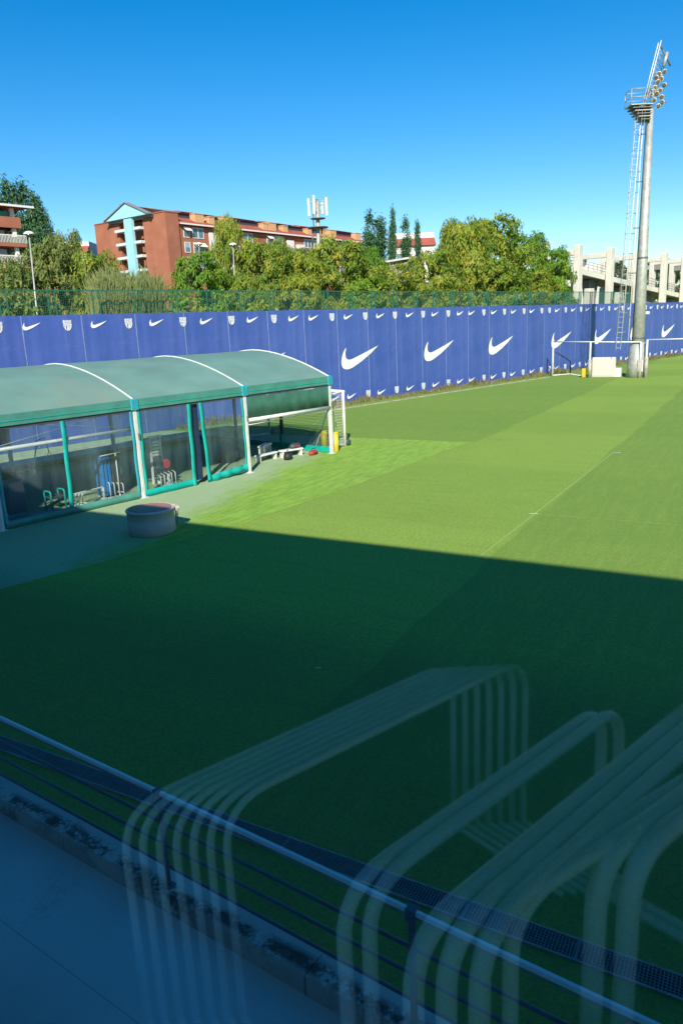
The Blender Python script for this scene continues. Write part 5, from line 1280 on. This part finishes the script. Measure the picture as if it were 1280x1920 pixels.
# ================================================================== CONCRETE FRAMES AND RAMP
cA, cB = at(1080, 95), at(1277, 118)
fdir_ = (cB - cA).normalized(); fn = Vector((-fdir_.y, fdir_.x, 0)); FW = 4.9
fx = [(1080, 459), (1139, 465), (1190, 470), (1239, 474), (1277, 478), (1312, 482), (1020, 452)]
crot = math.atan2(fdir_.y, fdir_.x)
ZT_ = hgt(cA, 459)
LBL = {1080: 'pale concrete portal frame beside the green tree, first from the left', 1139: 'second pale concrete portal frame, left of the mast', 1190: 'concrete portal frame partly behind the floodlight mast', 1239: 'first concrete portal frame right of the mast', 1277: 'concrete portal frame at the right picture edge', 1312: 'concrete portal frame mostly cut off at the right', 1020: 'concrete portal frame hidden in the green tree'}
for px, ty in fx:
    q = onplane(px, hor(px), fn, cA); base = Vector((q.x, q.y, 0))
    t_ = thing('portal_frame', LBL[px], 'portal frame', base, crot, 'row of concrete portal frames')
    m_ = MB(); m_.bbox(-0.5, 0.5, -0.35, 0.35, 0, ZT_, 0.03); part('front_column', m_, M['pale_concrete'], t_)
    m_ = MB(); m_.bbox(-0.5, 0.5, FW - 0.35, FW + 0.35, 0, ZT_ - 0.05, 0.03); part('rear_column', m_, M['pale_concrete'], t_)
    m_ = MB(); m_.box(-0.42, 0.42, 0.36, FW - 0.36, ZT_ - 1.15, ZT_ - 0.55); part('top_beam', m_, M['pale_concrete'], t_)
    m_ = MB(); m_.box(-0.35, 0.35, FW - 1.4, FW - 0.36, ZT_ - 1.9, ZT_ - 1.16); part('bracket', m_, M['grey_concrete'], t_)
ramp_ = thing('access_ramp', 'sloping concrete walkway with steel railing running through the frames', 'ramp', cA, crot)
LR = 52.0; zA, zB = 11.2, 6.3
def rz_(x): return zA + (zB - zA) * (x + 2) / LR
def slab_(m_, x0, x1, y0, y1, t0, t1):
    n = len(m_.v)
    for x in (x0, x1):
        for y in (y0, y1):
            for t2 in (t0, t1): m_.v.append((x, y, rz_(x) + t2))
    for f_ in ((0, 1, 3, 2), (4, 6, 7, 5), (0, 4, 5, 1), (2, 3, 7, 6), (0, 2, 6, 4), (1, 5, 7, 3)): m_.face(tuple(n+i for i in f_))
m_ = MB(); slab_(m_, -2, LR - 2, 0.9, FW - 0.9, -0.45, -0.05); part('deck', m_, M['grey_concrete'], ramp_)
m_ = MB(); slab_(m_, -2, LR - 2, 0.5, 0.89, -0.5, 0.15); part('edge_beam', m_, M['pale_concrete'], ramp_)
m_ = MB(); slab_(m_, -2, LR - 2, FW - 0.89, FW - 0.5, -0.5, 0.15); part('edge_beam', m_, M['pale_concrete'], ramp_)
for yy in (0.7, FW - 0.7):
    for hh in (0.55, 0.9, 1.25):
        m_ = MB(); m_.tube([(-2, yy, rz_(-2) + hh), (LR - 2, yy, rz_(LR - 2) + hh)], 0.03, 5); part('ramp_rail', m_, M['galv_dark'], ramp_)
    for i in range(42):
        x = -2 + i*1.2; m_ = MB(); m_.tube([(x, yy, rz_(x) + 0.15), (x, yy, rz_(x) + 1.25)], 0.03, 4); part('ramp_baluster', m_, M['galv_dark'], ramp_)
for px in (1103, 1160, 1206, 1256):
    q = onplane(px, hor(px), fn, cA + fn * (FW/2)); x = (q - cA).dot(fdir_)
    zt = rz_(x) - 0.46
    m_ = MB(); m_.prism([(x - 0.7, 0), (x + 0.7, 0), (x + 0.7, zt - 2.5), (x + 1.4, zt), (x - 1.4, zt), (x - 0.7, zt - 2.5)], FW/2 - 0.5, FW/2 + 0.5); part('pier', m_, M['grey_concrete'], ramp_)
for px in (1102, 1158):
    q = onplane(px, hor(px), fn, cA - fn * 1.5); b_ = Vector((q.x, q.y, 0)); h = hgt(b_, 541 if px < 1120 else 548)
    t_ = thing('concrete_block', 'short pale concrete block in front of the ' + ('first' if px < 1120 else 'second') + ' gap between frames', 'concrete block', b_, crot, 'short concrete blocks below the ramp')
    m_ = MB(); m_.bbox(-0.55, 0.55, -0.4, 0.4, 0, h, 0.04); part('block', m_, M['pale_concrete'], t_)
